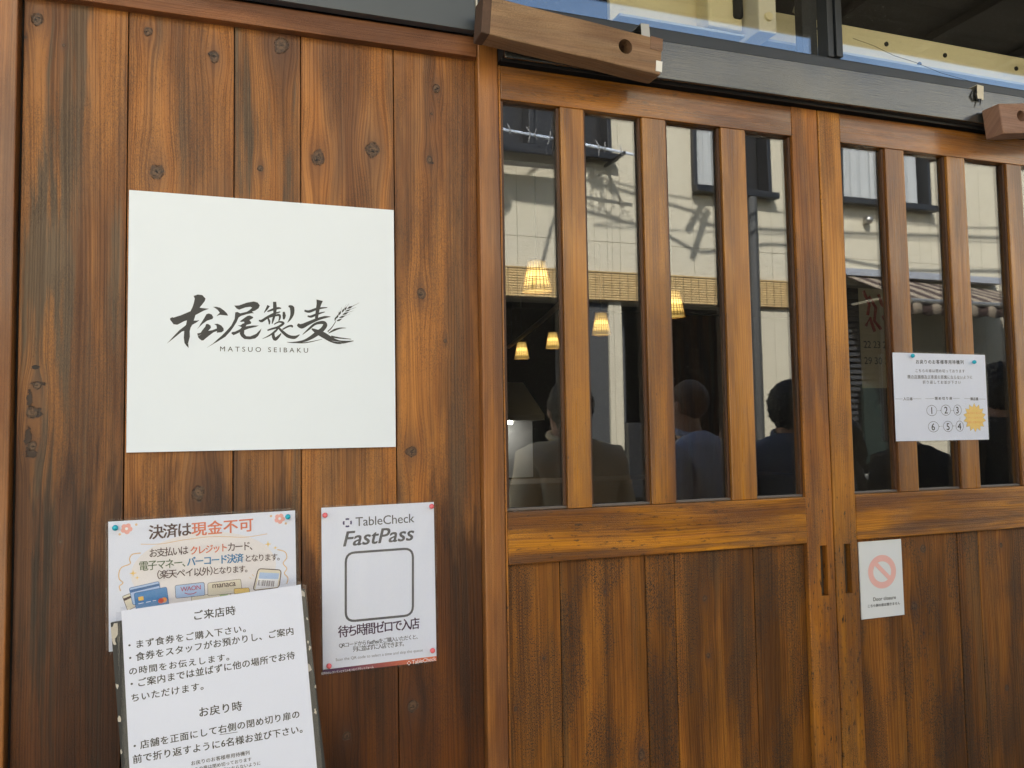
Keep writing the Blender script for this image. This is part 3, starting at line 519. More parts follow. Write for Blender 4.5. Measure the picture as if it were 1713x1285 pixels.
# ------------------------------------------------------------ text and flat print
TAB = json.loads(r'''{"T":{"fp":[["TableCheck",-0.0435,-0.1114,0.0671,-0.1124,0.0165],["FastPass",-0.0663,-0.0761,0.0657,-0.0793,0.0266],["待ち時間ゼロで入店",-0.0773,0.0871,0.0732,0.0857,0.021],["QRコードから FastPassをご購入いただくと、",-0.0762,0.106,0.0695,0.105,0.0094],["列に並ばずに入店できます。",-0.0511,0.1152,0.0433,0.115,0.0099],["Scan the QR code to select a time and skip the queue",-0.0824,0.1298,0.0788,0.1299,0.0067],["世界中のレストランとゲストをつなぐプラットフォーム",-0.1083,0.1498,-0.0138,0.1485,0.0046],["TableCheck",0.0578,0.1496,0.1044,0.1482,0.0074]],"pay":[["決済は",0.0628,0.034,0.1296,0.0324,0.0238],["現金不可",0.1306,0.0335,0.2316,0.0318,0.0237],["お支払いは",0.0635,0.0646,0.1246,0.0639,0.0151],["クレジット",0.1284,0.0652,0.1875,0.0637,0.0139],["カード、",0.1894,0.0639,0.2301,0.0644,0.0144],["電子マネー、",0.0473,0.0859,0.1196,0.0847,0.0156],["バーコード決済",0.1228,0.0844,0.2149,0.0849,0.0159],["となります。",0.2189,0.0844,0.2763,0.0864,0.0121],["（楽天ペイ以外）",0.0753,0.1019,0.1636,0.1027,0.0151],["となります。",0.1655,0.1014,0.2212,0.1026,0.0119],["WAON",0.1116,0.1263,0.144,0.1253,0.0077],["manaca",0.1633,0.1251,0.2015,0.1245,0.0065]],"sheet":[["ご来店時",0.1088,0.0325,0.1738,0.0336,0.0151],["・まず食券をご購入下さい。",0.0078,0.0618,0.1878,0.0644,0.0125],["・食券をスタッフがお預かりし、ご案内",0.0079,0.0818,0.2646,0.0814,0.013],["の時間をお伝えします。",0.0069,0.102,0.1583,0.1053,0.0118],["・ご案内までは並ばずに他の場所でお待",0.0081,0.122,0.2636,0.1213,0.0129],["ちいただけます。",0.0081,0.1431,0.1156,0.144,0.0116],["お戻り時",0.107,0.1856,0.1726,0.1876,0.015],["・店舗を正面にして右側の閉め切り扉の",0.0077,0.216,0.2627,0.2173,0.0125],["前で折り返すように6名様お並び下さい。",0.0056,0.2359,0.2655,0.2417,0.0129],["お戻りのお客様専用待機列",0.0899,0.2565,0.1791,0.2584,0.0068],["こちらの扉は閉め切っております",0.0814,0.2656,0.1812,0.2688,0.006],["隣の店舗様及び車道の邪魔にならないように",0.063,0.2739,0.1948,0.2776,0.0059],["_u",0.135,0.2185,0.1631,0.2199,0.0004]],"queue":[["お戻りのお客様専用待機列",-0.0755,-0.0788,0.0741,-0.0803,0.01],["こちらの扉は閉め切っております",-0.0779,-0.0584,0.0767,-0.0594,0.008],["隣の店舗様及び車道の邪魔にならないように",-0.1029,-0.0439,0.1001,-0.0447,0.0081],["折り返してお並び下さい",-0.0575,-0.0312,0.0622,-0.0317,0.0081],["入口扉",-0.119,0.0086,-0.0913,0.0086,0.0075],["閉め切り扉",-0.0217,0.0072,0.032,0.0069,0.0072],["隣店舗",0.0916,0.0084,0.1161,0.0083,0.0073],["はみ出て並ぶと",0.0793,0.0416,0.1243,0.0418,0.0058],["クレームが入り",0.0798,0.0532,0.1248,0.0534,0.0054],["営業に支障が出ます",0.0766,0.0643,0.1306,0.0647,0.0054],["1",-0.0384,0.0407,-0.0286,0.0408,0.0159],["2",0.0049,0.0399,0.0174,0.04,0.0161],["3",0.0413,0.0401,0.0527,0.0401,0.0161],["6",-0.0394,0.08,-0.0235,0.0802,0.0166],["5",0.0075,0.0799,0.0225,0.0801,0.0164],["4",0.0452,0.0794,0.0573,0.0795,0.0165]],"door":[["Door closure",-0.0276,0.0488,0.0385,0.0491,0.0082],["こちら側の扉は開きません",-0.0435,0.0621,0.0499,0.0628,0.0069]],"sign":[["MATSUO SEIBAKU",-0.0816,0.051,0.0701,0.051,0.0086]]},"LP":[[[-0.1257,-0.0459],[-0.1227,-0.0469],[-0.1189,-0.0485],[-0.1115,-0.0478],[-0.1061,-0.0417],[-0.1074,-0.0372],[-0.1158,-0.0253],[-0.1104,-0.0247],[-0.1001,-0.024],[-0.1085,-0.0205],[-0.1226,-0.012],[-0.124,-0.0067],[-0.1254,-0.0022],[-0.1201,-0.0023],[-0.116,-0.0035],[-0.1201,0.0005],[-0.1278,0.0054],[-0.1305,0.0107],[-0.1318,0.017],[-0.1315,0.0264],[-0.133,0.0326],[-0.1342,0.0384],[-0.1332,0.0462],[-0.1372,0.0421],[-0.1402,0.0375],[-0.1414,0.0287],[-0.1408,0.0162],[-0.1446,0.0178],[-0.1546,0.0269],[-0.1683,0.0391],[-0.1603,0.0291],[-0.1546,0.0223],[-0.148,0.0148],[-0.1399,0.0078],[-0.1379,0.0057],[-0.1365,-0.0021],[-0.1409,-0.0007],[-0.149,0.0042],[-0.1524,0.0059],[-0.1581,0.0052],[-0.1639,-0.0029],[-0.1636,-0.0052],[-0.1601,-0.0071],[-0.1582,-0.0064],[-0.1462,-0.0109],[-0.1308,-0.0185],[-0.1275,-0.026],[-0.1256,-0.0323],[-0.124,-0.0407]],[[-0.12,0.013],[-0.1161,0.0072],[-0.1147,0.004],[-0.1113,-0.0014],[-0.1084,-0.0067],[-0.1045,-0.0142],[-0.1006,-0.0156],[-0.0957,-0.0139],[-0.0932,-0.0093],[-0.0944,-0.0061],[-0.1035,-0.0026],[-0.1103,0.0028],[-0.1151,0.0077]],[[-0.0937,-0.0274],[-0.0883,-0.0279],[-0.0819,-0.0265],[-0.0749,-0.0215],[-0.0704,-0.0169],[-0.0684,-0.0127],[-0.0749,-0.0132],[-0.0823,-0.0138],[-0.0883,-0.011],[-0.0823,-0.0175],[-0.0858,-0.0222],[-0.0903,-0.0257]],[[-0.1195,0.0203],[-0.1141,0.0191],[-0.1112,0.0144],[-0.1064,0.0079],[-0.1049,0.0032],[-0.1015,0.0031],[-0.0975,0.0061],[-0.097,0.0098],[-0.1014,0.0152],[-0.0946,0.0139],[-0.0872,0.0106],[-0.0877,0.0058],[-0.0916,0.0028],[-0.0857,0.0023],[-0.0798,0.0051],[-0.0758,0.0103],[-0.0758,0.0145],[-0.0792,0.0172],[-0.0876,0.0182],[-0.0867,0.0153],[-0.0926,0.0175],[-0.1004,0.024],[-0.1092,0.0321],[-0.1121,0.0327],[-0.116,0.0296],[-0.118,0.0271]],[[-0.0582,-0.0311],[-0.0499,-0.0317],[-0.0368,-0.0372],[-0.0247,-0.0398],[-0.018,-0.038],[-0.0145,-0.033],[-0.0165,-0.0278],[-0.0226,-0.0233],[-0.0277,-0.0215],[-0.0246,-0.0184],[-0.0287,-0.0183],[-0.0368,-0.0164],[-0.0469,-0.0129],[-0.0509,-0.0096],[-0.0539,-0.002],[-0.0589,0.0066],[-0.0638,0.0142],[-0.0728,0.025],[-0.0856,0.0337],[-0.1042,0.0456],[-0.0935,0.0375],[-0.0856,0.0295],[-0.0787,0.023],[-0.0708,0.0143],[-0.0629,0.0046],[-0.0574,-0.0072],[-0.0564,-0.0189],[-0.0529,-0.0199],[-0.0479,-0.0176],[-0.0368,-0.0207],[-0.0318,-0.0241],[-0.0277,-0.0285],[-0.0307,-0.03],[-0.0388,-0.0286],[-0.0499,-0.024],[-0.054,-0.0259]],[[-0.0484,-0.0033],[-0.0418,-0.0088],[-0.0358,-0.0132],[-0.0317,-0.0142],[-0.0261,-0.0119],[-0.0258,-0.0098],[-0.0322,-0.0059],[-0.0292,-0.0022],[-0.0297,0.0005],[-0.0368,0.0028],[-0.0388,0.0055],[-0.0266,0.0036],[-0.0159,0.0035],[-0.0215,0.0061],[-0.0327,0.0091],[-0.0408,0.0125],[-0.0413,0.0189],[-0.0377,0.0231],[-0.0307,0.0234],[-0.0205,0.0184],[-0.0154,0.0129],[-0.0115,0.0085],[-0.0134,0.015],[-0.0175,0.0226],[-0.0225,0.027],[-0.0317,0.0288],[-0.0407,0.0284],[-0.0458,0.0243],[-0.0488,0.0191],[-0.0483,0.0164],[-0.0548,0.0198],[-0.0593,0.022],[-0.0628,0.0189],[-0.0618,0.0164],[-0.0568,0.0156],[-0.0478,0.0106],[-0.0453,0.0073],[-0.0478,0.0061],[-0.0524,0.0038],[-0.0478,0.0042],[-0.0438,0.0009],[-0.0408,-0.0003],[-0.0413,-0.0029],[-0.0464,-0.0022]]],"LS":[[[-0.0073,-0.0199,0.0006],[-0.003,-0.0263,0.0033],[0.0008,-0.0333,0.00495]],[[-0.0014,-0.0224,0.0022],[0.009,-0.0267,0.00418],[0.0178,-0.0293,0.00396],[0.0227,-0.0289,0.00154]],[[-0.016,-0.006,0.0022],[-0.0111,-0.005,0.00484],[-0.0019,-0.0115,0.0044],[0.009,-0.0182,0.00374],[0.0211,-0.0226,0.00176]],[[0.0112,-0.0406,0.0055],[0.0117,-0.0303,0.0066],[0.0112,-0.0188,0.00484],[0.0085,-0.0073,0.0034],[0.0068,-0.0004,0.0011]],[[-0.0008,-0.0116,0.00264],[0.0019,-0.0048,0.00374],[0.0019,0.0009,0.00176]],[[0.0003,-0.0116,0.00198],[0.0101,-0.0148,0.00286],[0.0189,-0.0168,0.0044],[0.0205,-0.0122,0.00352],[0.0183,-0.0059,0.00154]],[[0.0271,-0.0228,0.0033],[0.0279,-0.0159,0.00594],[0.0271,-0.009,0.00286]],[[0.0356,-0.0337,0.0022],[0.0415,-0.0308,0.00836],[0.0421,-0.0198,0.0066],[0.0387,-0.0105,0.00374],[0.0337,-0.0035,0.00066]],[[0.0101,0.0006,0.00154],[0.0189,-0.0042,0.00286],[0.0266,-0.0021,0.0044],[0.0178,0.005,0.00396],[0.0068,0.0087,0.0033],[-0.0013,0.0118,0.0024]],[[0.0189,0.005,0.0022],[0.0123,0.0131,0.00374],[0.0014,0.0214,0.00242],[-0.01,0.0273,0.00044]],[[0.009,0.0155,0.00396],[0.009,0.0223,0.0055],[0.0123,0.0274,0.00616],[0.0189,0.0215,0.00396],[0.0227,0.0163,0.0011]],[[0.0178,0.0061,0.0033],[0.0265,0.015,0.00528],[0.0354,0.0217,0.00616],[0.0464,0.0232,0.006],[0.0554,0.018,0.00066]],[[0.0249,0.0094,0.0022],[0.0354,0.0034,0.0033],[0.0415,0.0026,0.00396],[0.042,0.0055,0.00154]],[[0.0913,-0.0465,0.0121],[0.0898,-0.0389,0.00825],[0.0875,-0.0283,0.0066],[0.0852,-0.012,0.00506]],[[0.0638,-0.0264,0.0033],[0.0722,-0.0249,0.0048],[0.0869,-0.0306,0.00432],[0.1051,-0.0336,0.0012]],[[0.0694,-0.0167,0.0022],[0.0756,-0.0157,0.0044],[0.0869,-0.0208,0.00396],[0.1006,-0.0251,0.0011]],[[0.0515,-0.0006,0.0044],[0.0587,0.0027,0.0088],[0.0711,-0.0034,0.0066],[0.0869,-0.0109,0.00506],[0.1005,-0.0154,0.00432],[0.1108,-0.0165,0.00066]],[[0.0604,0.0179,0.00066],[0.0722,0.0069,0.00374],[0.0835,-0.0026,0.0044],[0.0971,-0.0054,0.00616],[0.101,-0.0008,0.00792],[0.0959,0.0075,0.0077],[0.0868,0.0147,0.0088],[0.0755,0.023,0.0066],[0.062,0.0297,0.00396],[0.0442,0.0327,0.0022],[0.0326,0.0323,0.00033]],[[0.0767,0.0068,0.0022],[0.0868,0.0123,0.0088],[0.0981,0.0179,0.0108],[0.1118,0.0257,0.0099],[0.1244,0.0301,0.0077],[0.137,0.0298,0.0048],[0.1533,0.0273,0.00072]],[[0.1118,0.0199,0.0033],[0.1255,0.0224,0.00288],[0.1487,0.0243,0.00088]],[[0.0332,0.0323,0.00033],[0.0576,0.0332,0.00176],[0.0744,0.0309,0.00176],[0.0958,0.0255,0.00036]],[[0.1073,0.0141,0.0011],[0.1176,0.008,0.00396],[0.1291,0.0042,0.00242],[0.1395,0.0037,0.00033]],[[0.1056,0.0113,0.00198],[0.113,0.0035,0.00168],[0.1205,-0.0084,0.00096]],[[0.1188,-0.0089,0.00066],[0.1197,-0.0131,0.00312],[0.1217,-0.0172,0.00066]],[[0.1217,-0.0137,0.00066],[0.1234,-0.0173,0.0036],[0.1252,-0.0214,0.00066]],[[0.1261,-0.0197,0.00066],[0.1278,-0.0236,0.00384],[0.1298,-0.0275,0.00072]],[[0.1318,-0.0254,0.00066],[0.1339,-0.0288,0.00352],[0.136,-0.0324,0.00066]],[[0.1369,-0.0295,0.00066],[0.1385,-0.0325,0.0036],[0.1403,-0.0358,0.00066]],[[0.1415,-0.0326,0.00072],[0.1464,-0.0351,0.00408],[0.1513,-0.0376,0.00072]],[[0.122,-0.009,0.00072],[0.1263,-0.0107,0.00352],[0.1315,-0.0134,0.00066]],[[0.1266,-0.015,0.00072],[0.1321,-0.017,0.00374],[0.1373,-0.0193,0.00066]],[[0.1329,-0.0211,0.00072],[0.1379,-0.0233,0.00396],[0.1431,-0.0258,0.00072]],[[0.1379,-0.0275,0.00072],[0.1426,-0.0291,0.00308],[0.1472,-0.0314,0.00072]],[[0.1513,-0.0376,0.00072],[0.1642,-0.0446,0.00024]],[[0.1472,-0.0314,0.0006],[0.1583,-0.0358,0.00024]],[[0.1431,-0.0258,0.0006],[0.153,-0.0289,0.00024]],[[0.1373,-0.0193,0.00055],[0.1478,-0.0234,0.00022]],[[0.1252,-0.0214,0.00044],[0.1269,-0.0297,0.00024]],[[0.1298,-0.0275,0.00048],[0.1316,-0.0358,0.00022]],[[0.136,-0.0324,0.00044],[0.1397,-0.0408,0.00024]],[[0.1403,-0.0358,0.00044],[0.1449,-0.0421,0.00024]]],"SH":{"fp":{"band":[[-0.1092,0.1408],[0.1059,0.1399],[0.1057,0.1505],[-0.1093,0.1514]],"frame":[[-0.062,-0.064],[0.0633,-0.0641],[0.0612,0.0597],[-0.0635,0.0596]],"logo":[[-0.0585,-0.1189],[-0.0487,-0.1191]],"logo2":[[0.0523,0.1469],[0.0565,0.1468]],"pins":[[-0.0995,-0.1353],[0.0996,-0.141],[-0.0951,0.1342],[0.0964,0.1276]]},"pay":{"pins":[[0.0112,0.0104],[0.2913,0.01]],"underline":[[0.0498,0.041],[0.0813,0.0428],[0.1191,0.0387],[0.1672,0.0365],[0.2164,0.0413],[0.2557,0.0383]],"flowers":[[0.028,0.0135],[0.2775,0.0129]],"dots":[[0.043,0.0076],[0.0175,0.0221],[0.2627,0.0074],[0.288,0.0221]],"spark":[[0.0376,0.0886],[0.0439,0.0967],[0.2568,0.0566],[0.2691,0.0638]],"cloudL":[[0.0497,0.0559],[0.0368,0.0569],[0.0322,0.0644],[0.0331,0.0724],[0.0203,0.0773],[0.0158,0.0867],[0.0166,0.0967],[0.022,0.1031],[0.0165,0.1085],[0.0183,0.1165]],"cloudR":[[0.2726,0.0672],[0.2858,0.0725],[0.2887,0.0832],[0.2824,0.0922],[0.2884,0.1021],[0.2842,0.1101],[0.2902,0.119],[0.2879,0.1293]],"card3":[[0.021,0.1256],[0.0328,0.1218],[0.0418,0.1444],[0.029,0.15]],"card3s":[[0.0219,0.1296],[0.0339,0.1255],[0.0353,0.1289],[0.0233,0.1337]],"card2":[[0.0314,0.1128],[0.0775,0.1057],[0.0816,0.1304],[0.0372,0.1416]],"card2s":[[0.0325,0.1162],[0.0782,0.1092],[0.0789,0.1132],[0.0337,0.1209]],"card1":[[0.0388,0.122],[0.0897,0.1162],[0.0936,0.1496],[0.0426,0.1553]],"chip":[[0.0452,0.1293],[0.0529,0.1283],[0.0539,0.1347],[0.0462,0.1357]],"dash":[[0.0455,0.1404],[0.0537,0.1392],[0.0574,0.139],[0.0648,0.138],[0.0676,0.1376],[0.0731,0.137]],"circ":[[0.0806,0.1387],[0.0856,0.1378]],"waon":[[0.1029,0.115],[0.1499,0.1137],[0.151,0.1361],[0.104,0.137]],"smile":[[0.1182,0.1289],[0.1239,0.1315],[0.1315,0.1316],[0.1373,0.1291]],"manaca":[[0.1557,0.1156],[0.2099,0.1136],[0.2122,0.1368],[0.1555,0.1375]],"c5":[[0.1286,0.137],[0.1925,0.1319],[0.1934,0.1432],[0.1295,0.1471]],"green":[[0.1729,0.1362],[0.1759,0.1334],[0.1817,0.1329],[0.1895,0.1367],[0.1875,0.1406],[0.1758,0.1405]],"yc":[[0.1985,0.1294],[0.2236,0.1301],[0.2251,0.138],[0.1989,0.1386]],"phone":[[0.2397,0.098],[0.2791,0.1038],[0.2746,0.1344],[0.2301,0.1354]],"scr":[[0.242,0.1048],[0.2754,0.1094],[0.2715,0.133],[0.2342,0.1337]],"scr2":[[0.242,0.1048],[0.2754,0.1094],[0.2734,0.1196],[0.2398,0.1156]],"bar":[[0.2404,0.1177],[0.2676,0.1223],[0.2654,0.1319],[0.2388,0.1275]],"ticks":[[0.2245,0.1122],[0.2278,0.1145],[0.2291,0.107],[0.2321,0.1108]]},"queue":{"pins":[[-0.0915,-0.0973],[0.1019,-0.0856]],"lines":[[-0.1438,0.0051],[-0.1212,0.0051],[-0.0894,0.0048],[-0.0645,0.0048],[-0.0522,0.0046],[-0.0252,0.004],[0.0352,0.0034],[0.0562,0.0034],[0.0709,0.0038],[0.0901,0.0045],[0.1181,0.0048],[0.1397,0.0052],[-0.1029,-0.0432],[0.0732,-0.0442]],"circ":[[-0.0338,0.0328],[0.0104,0.032],[0.0476,0.0319],[0.052,0.0708],[0.0148,0.0711],[-0.0306,0.0716]],"rad":[[-0.0182,0.0328],[0.0254,0.032],[0.0598,0.0319],[0.0639,0.0709],[0.0293,0.0712],[-0.0143,0.0718]],"arr":[[-0.0177,0.0332],[-0.0059,0.0332],[0.0261,0.033],[0.0354,0.033],[0.0543,0.0469],[0.0538,0.0542],[0.0382,0.0701],[0.0306,0.0701],[-0.0006,0.0704],[-0.013,0.0708]],"star":[[0.1018,0.0506],[0.104,0.0151],[0.1388,0.0508]]},"door":{"ring":[[0.002,-0.0162],[0.0427,-0.0132],[-0.0002,0.0224],[0.0282,-0.0142],[0.0007,0.0071]],"bar":[[-0.0158,-0.0356],[0.0227,0.0002]]}}}''')
def fr(O, u, v):
    u = Vector(u).normalized(); v = Vector(v); v = (v - u * u.dot(v)).normalized(); n = u.cross(v).normalized()
    if n.y > 0: n = -n
    return Vector(O), u, v, n
FR = {'sign': fr((0.0994, 0.0155, 1.5871), (1, 0, .0002), (0, 0, -1)), 'pay': fr((-0.1581, 0.016, 1.2462), (.9999, 0, .0156), (.0156, 0, -.9999)), 'fp': fr((0.2991, 0.016, 1.1057), (1, 0, .0068), (.0068, 0, -1)),
      'queue': fr((1.6606, -0.002, 1.4539), (1, 0, -.0033), (-.0033, 0, -1)), 'door': fr((1.4632, 0.008, 1.0338), (1, 0, .0027), (.0027, 0, -1)),
      'sheet': fr((-0.1319, -0.0365, 1.1066), (.9974, .0106, .0707), (.0715, -.148, -.9864)), 'board': fr((-0.1478, -0.0332, 1.0884), (.9953, .0143, .0956), (.0967, -.1476, -.9843))}
def pt(F, a, b, h=0): return F[0] + F[1] * a + F[2] * b + F[3] * h
_fc = bpy.data.curves.new('t', 'FONT')
_fo = bpy.data.objects.new('t', _fc); COL.objects.link(_fo)
def text_verts(body, bold, shear, spacing):
    _fc.body = body; _fc.size = 1; _fc.offset = bold; _fc.shear = shear; _fc.space_character = spacing; _fc.resolution_u = 3; _fc.fill_mode = 'FRONT'
    bpy.context.view_layer.update(); dg = bpy.context.evaluated_depsgraph_get(); e = _fo.evaluated_get(dg); me = e.to_mesh()
    vs = [Vector(v.co) for v in me.vertices]; fs = [tuple(p.vertices) for p in me.polygons]; e.to_mesh_clear(); return vs, fs
LAY = [0]
class Print:
    def __init__(s, F, base): s.F = F; s.b = {}; s.base = base; s.k = 0
    def bm(s, c):
        if c not in s.b: s.b[c] = bmesh.new()
        return s.b[c]
    def h(s): s.k += 1; return s.base + .000006 * s.k
    def text(s, e, c, bold=0., shear=0., space=True):
        body, u0, v0, u1, v1, hh = e; wt = bold; bold = 0.; vs, fs = text_verts(body, bold, shear, 1)
        if not vs: return
        w = max(v.x for v in vs) - min(v.x for v in vs); ht_ = max(v.y for v in vs) - min(v.y for v in vs)
        L = math.hypot(u1 - u0, v1 - v0)
        if len(body) == 1:
            wn = hh * w / ht_; um = (u0 + u1) / 2; u0, u1 = um - wn / 2, um + wn / 2
        if space and len(body) > 1:
            k = (L / hh) / (w / ht_)
            n = len(body); k = 1 + (k - 1) * n / (n - 1.)
            if abs(k - 1) > .02: vs, fs = text_verts(body, bold, shear, max(.6, k))
        x0 = min(v.x for v in vs); x1 = max(v.x for v in vs); y0 = min(v.y for v in vs); y1 = max(v.y for v in vs)
        b = s.bm(c); q = wt * hh
        for ox, oy in ([(0, 0)] if not wt else [(-q, -q * .6), (q, -q * .6), (-q, q * .6), (q, q * .6)]):
            h = s.h(); nv = []
            for v in vs:
                a = (v.x - x0) / (x1 - x0); t = (v.y - y0) / (y1 - y0)
                nv.append(b.verts.new(pt(s.F, u0 + (u1 - u0) * a + ox, v0 + (v1 - v0) * a - t * hh + oy, h)))
            for f in fs:
                try: b.faces.new([nv[i] for i in f])
                except ValueError: pass
    def poly(s, pts, c):
        b = s.bm(c); h = s.h(); nv = [b.verts.new(pt(s.F, x, y, h)) for x, y in pts]
        for f in tessellate_polygon([[Vector((x, y, 0)) for x, y in pts]]):
            try: b.faces.new([nv[i] for i in f])
            except ValueError: pass
    def stroke(s, pts, wd, c, sm=5, closed=False):
        P = [Vector((p[0], p[1])) for p in pts]; W = [(p[2] if len(p) > 2 else wd) for p in pts]
        if sm > 1 and len(P) > 2 and not closed:
            Q, V = [], []
            for i in range(len(P) - 1):
                p0 = P[max(i - 1, 0)]; p1 = P[i]; p2 = P[i + 1]; p3 = P[min(i + 2, len(P) - 1)]
                for j in range(sm):
                    t = j / sm; Q.append(.5 * (2 * p1 + (p2 - p0) * t + (2 * p0 - 5 * p1 + 4 * p2 - p3) * t * t + (3 * p1 - p0 - 3 * p2 + p3) * t ** 3)); V.append(W[i] * (1 - t) + W[i + 1] * t)
            P, W = Q + [P[-1]], V + [W[-1]]
        n = len(P); b = s.bm(c); h = s.h(); A, B = [], []
        for i in range(n):
            d = (P[(i + 1) % n] - P[(i - 1) % n]) if closed else (P[min(i + 1, n - 1)] - P[max(i - 1, 0)])
            if d.length < 1e-9: d = Vector((1, 0))
            d.normalize(); q = Vector((-d.y, d.x)) * W[i] / 2
            A.append(b.verts.new(pt(s.F, *(P[i] + q), h))); B.append(b.verts.new(pt(s.F, *(P[i] - q), h)))
        for i in range(n if closed else n - 1):
            j = (i + 1) % n; b.faces.new((A[i], A[j], B[j], B[i]))
    def disc(s, x, y, r, c, ry=None, seg=20): s.poly([(x + r * math.cos(a * 2 * math.pi / seg), y + (ry or r) * math.sin(a * 2 * math.pi / seg)) for a in range(seg)], c)
    def ring(s, x, y, r, wd, c, ry=None, a0=0, a1=360, seg=28):
        pts = [(x + r * math.cos(R(a0 + (a1 - a0) * i / seg)), y + (ry or r) * math.sin(R(a0 + (a1 - a0) * i / seg))) for i in range(seg + (a1 - a0 < 360))]
        s.stroke(pts, wd, c, 1, closed=(a1 - a0 >= 360))
    def rrect(s, q, rad, wd, c, fill=None):
        # q: four corners TL TR BR BL; rounded outline
        Q = [Vector(p) for p in q]; pts = []
        for i in range(4):
            p, a, b = Q[i], Q[i - 1], Q[(i + 1) % 4]
            d1 = (a - p).normalized() * rad; d2 = (b - p).normalized() * rad
            for j in range(6):
                t = j / 5; pts.append(tuple((p + d1) * (1 - t) ** 2 + p * 2 * t * (1 - t) + (p + d2) * t * t))
        if fill: s.poly(pts, fill)
        if wd: s.stroke(pts, wd, c, 1, closed=True)
    def done(s, parent, names=None):
        for c, b in s.b.items():
            nm = (names or {}).get(c, 'print'); mat = c if not isinstance(c, str) else I[c]
            bmesh.ops.recalc_face_normals(b, faces=b.faces)
            stuff(finish(b, nm, mat, parent))
def slab(name, mat, parent, F, a0, a1, b0, b1, h0, h1, nx=1, nb=1, warp=0, rad=0):
    bm = bmesh.new()
    vs = box(bm, a0, a1, h0, h1, b0, b1)
    if rad:
        es = [e for e in bm.edges if abs(e.verts[0].co.y - e.verts[1].co.y) > 1e-9 and (e.verts[0].co - e.verts[1].co).xz.length < 1e-9]
        bmesh.ops.bevel(bm, geom=es, offset=rad, segments=4, affect='EDGES')
    if warp:
        bmesh.ops.subdivide_edges(bm, edges=[e for e in bm.edges if e.calc_length() > .02], cuts=10, use_grid_fill=True)
    for v in bm.verts:
        hh = v.co.y + (warp * mnoise.noise(Vector((v.co.x * 9, v.co.z * 7, a0 * 7))) if warp else 0)
        v.co = pt(F, v.co.x, v.co.z, hh)
    bmesh.ops.recalc_face_normals(bm, faces=bm.faces)
    return finish(bm, name, mat, parent)

T, SH = TAB['T'], TAB['SH']
# white shop sign
F = FR['sign']
sg = thing('shop_sign', 'large square white board with black brush lettering and a wheat ear', 'sign', tuple(F[0]))
slab('sign_board', m_white, sg, F, -.2308, .2308, -.2258, .2258, -.0042, .003)
pr = Print(F, .0031)
for q in TAB['LP']: pr.poly(q, m_ink)
for q in TAB['LS']: pr.stroke(q, 0, m_ink)
pr.text(T['sign'][0], m_ink, .002)
rs = random.Random(3)
for a, b in ((-.128, .035), (-.135, .042), (.115, .034), (.135, .036), (.09, .04)):
    for k in range(5):
        x = a + rs.uniform(-.008, .008); y = b + rs.uniform(-.006, .006); pr.stroke([(x, y, .0001), (x + .006, y - (.004 if a < 0 else -.0006), .0005), (x + .013, y - (.008 if a < 0 else -.001), .0001)], 0, m_white)
pr.done(sg, {m_ink: 'brush_lettering', m_white: 'dry_brush_streak'})

def pins(F, pts, mat, labels, h, r=.0048):
    for (a, b), lab in zip(pts, labels):
        t = thing('push_pin', lab, 'push pin', tuple(pt(F, a, b, h)))
        bm = bmesh.new(); bmesh.ops.create_uvsphere(bm, u_segments=16, v_segments=10, radius=r, matrix=Matrix.Translation((0, -r * .9, 0))); child(finish(bm, 'head', mat, smooth=True), t)
        bm = bmesh.new(); tube(bm, [(0, 0.0, 0), (0, .008, 0)], .0006, 6); child(finish(bm, 'needle', m_steel), t)
m_pinb = plain('turquoise plastic', (.02, .42, .56), .25, var=.03); m_pinp = plain('coral pink plastic', (.80, .16, .18), .25, var=.03)

# payment notice (landscape A4, laminated)
F = FR['pay']; S = SH['pay']
py_ = thing('payment_notice', 'laminated landscape notice with coral heading, cards and flowers, pinned below the white sign', 'notice', tuple(F[0]))
slab('paper', m_paper, py_, F, 0, .3045, 0, .2145, -.001, .0002); 
slab('laminate_film', m_film, py_, F, -.0045, .309, -.0045, .219, .0012, .0014, warp=.0008, rad=.006)
pr = Print(F, .0003)
L_ = ['brown', 'coral', 'brown', 'coral', 'brown', 'green', 'blue', 'brown', 'brown', 'brown']
I['pale'] = ink('pale peach wash', (.80, .765, .76)); pr.disc(.152, .092, .118, 'pale', .064, 40); pr.stroke(S['underline'], .0011, 'tan')
pr.stroke(S['cloudL'], .0018, 'tan'); pr.stroke(S['cloudR'], .0018, 'tan')
for x, y in S['flowers']:
    for k in range(5):
        a = R(k * 72 + 10); pr.disc(x + .0052 * math.cos(a), y + .0052 * math.sin(a), .0042, 'pink', seg=12)
    pr.disc(x, y, .0025, 'white', seg=10)
for x, y in S['dots']: pr.disc(x, y, .0021, 'tan', seg=10)
for i, (x, y) in enumerate(S['spark']):
    r = .006 if i in (0, 2) else .0038; pr.poly([(x + (r if k % 2 == 0 else r * .28) * math.cos(R(k * 45 - 90)), y + (r if k % 2 == 0 else r * .28) * math.sin(R(k * 45 - 90))) for k in range(8)], 'yel')
pr.rrect(S['card3'], .002, .0008, 'brown', 'cream'); pr.poly(S['card3s'], 'brown')
pr.rrect(S['card2'], .003, .0009, 'navy', 'sky'); pr.poly(S['card2s'], 'navy')
pr.rrect(S['card1'], .003, .0009, 'navy', 'cblue'); pr.rrect(S['chip'], .001, .0003, 'org', 'yel')
d = S['dash']
for k in (0, 2, 4): pr.stroke([d[k], d[k + 1]], .0011, 'white', 1)
pr.disc(*S['circ'][1], .0045, 'org'); pr.disc(*S['circ'][0], .0045, 'red')
pr.rrect(S['c5'], .002, .0006, 'brown', 'cream'); pr.poly(S['green'], 'lgreen')
pr.rrect(S['waon'], .003, .0007, 'brown', 'sky'); pr.stroke(S['smile'], .0013, 'crim')
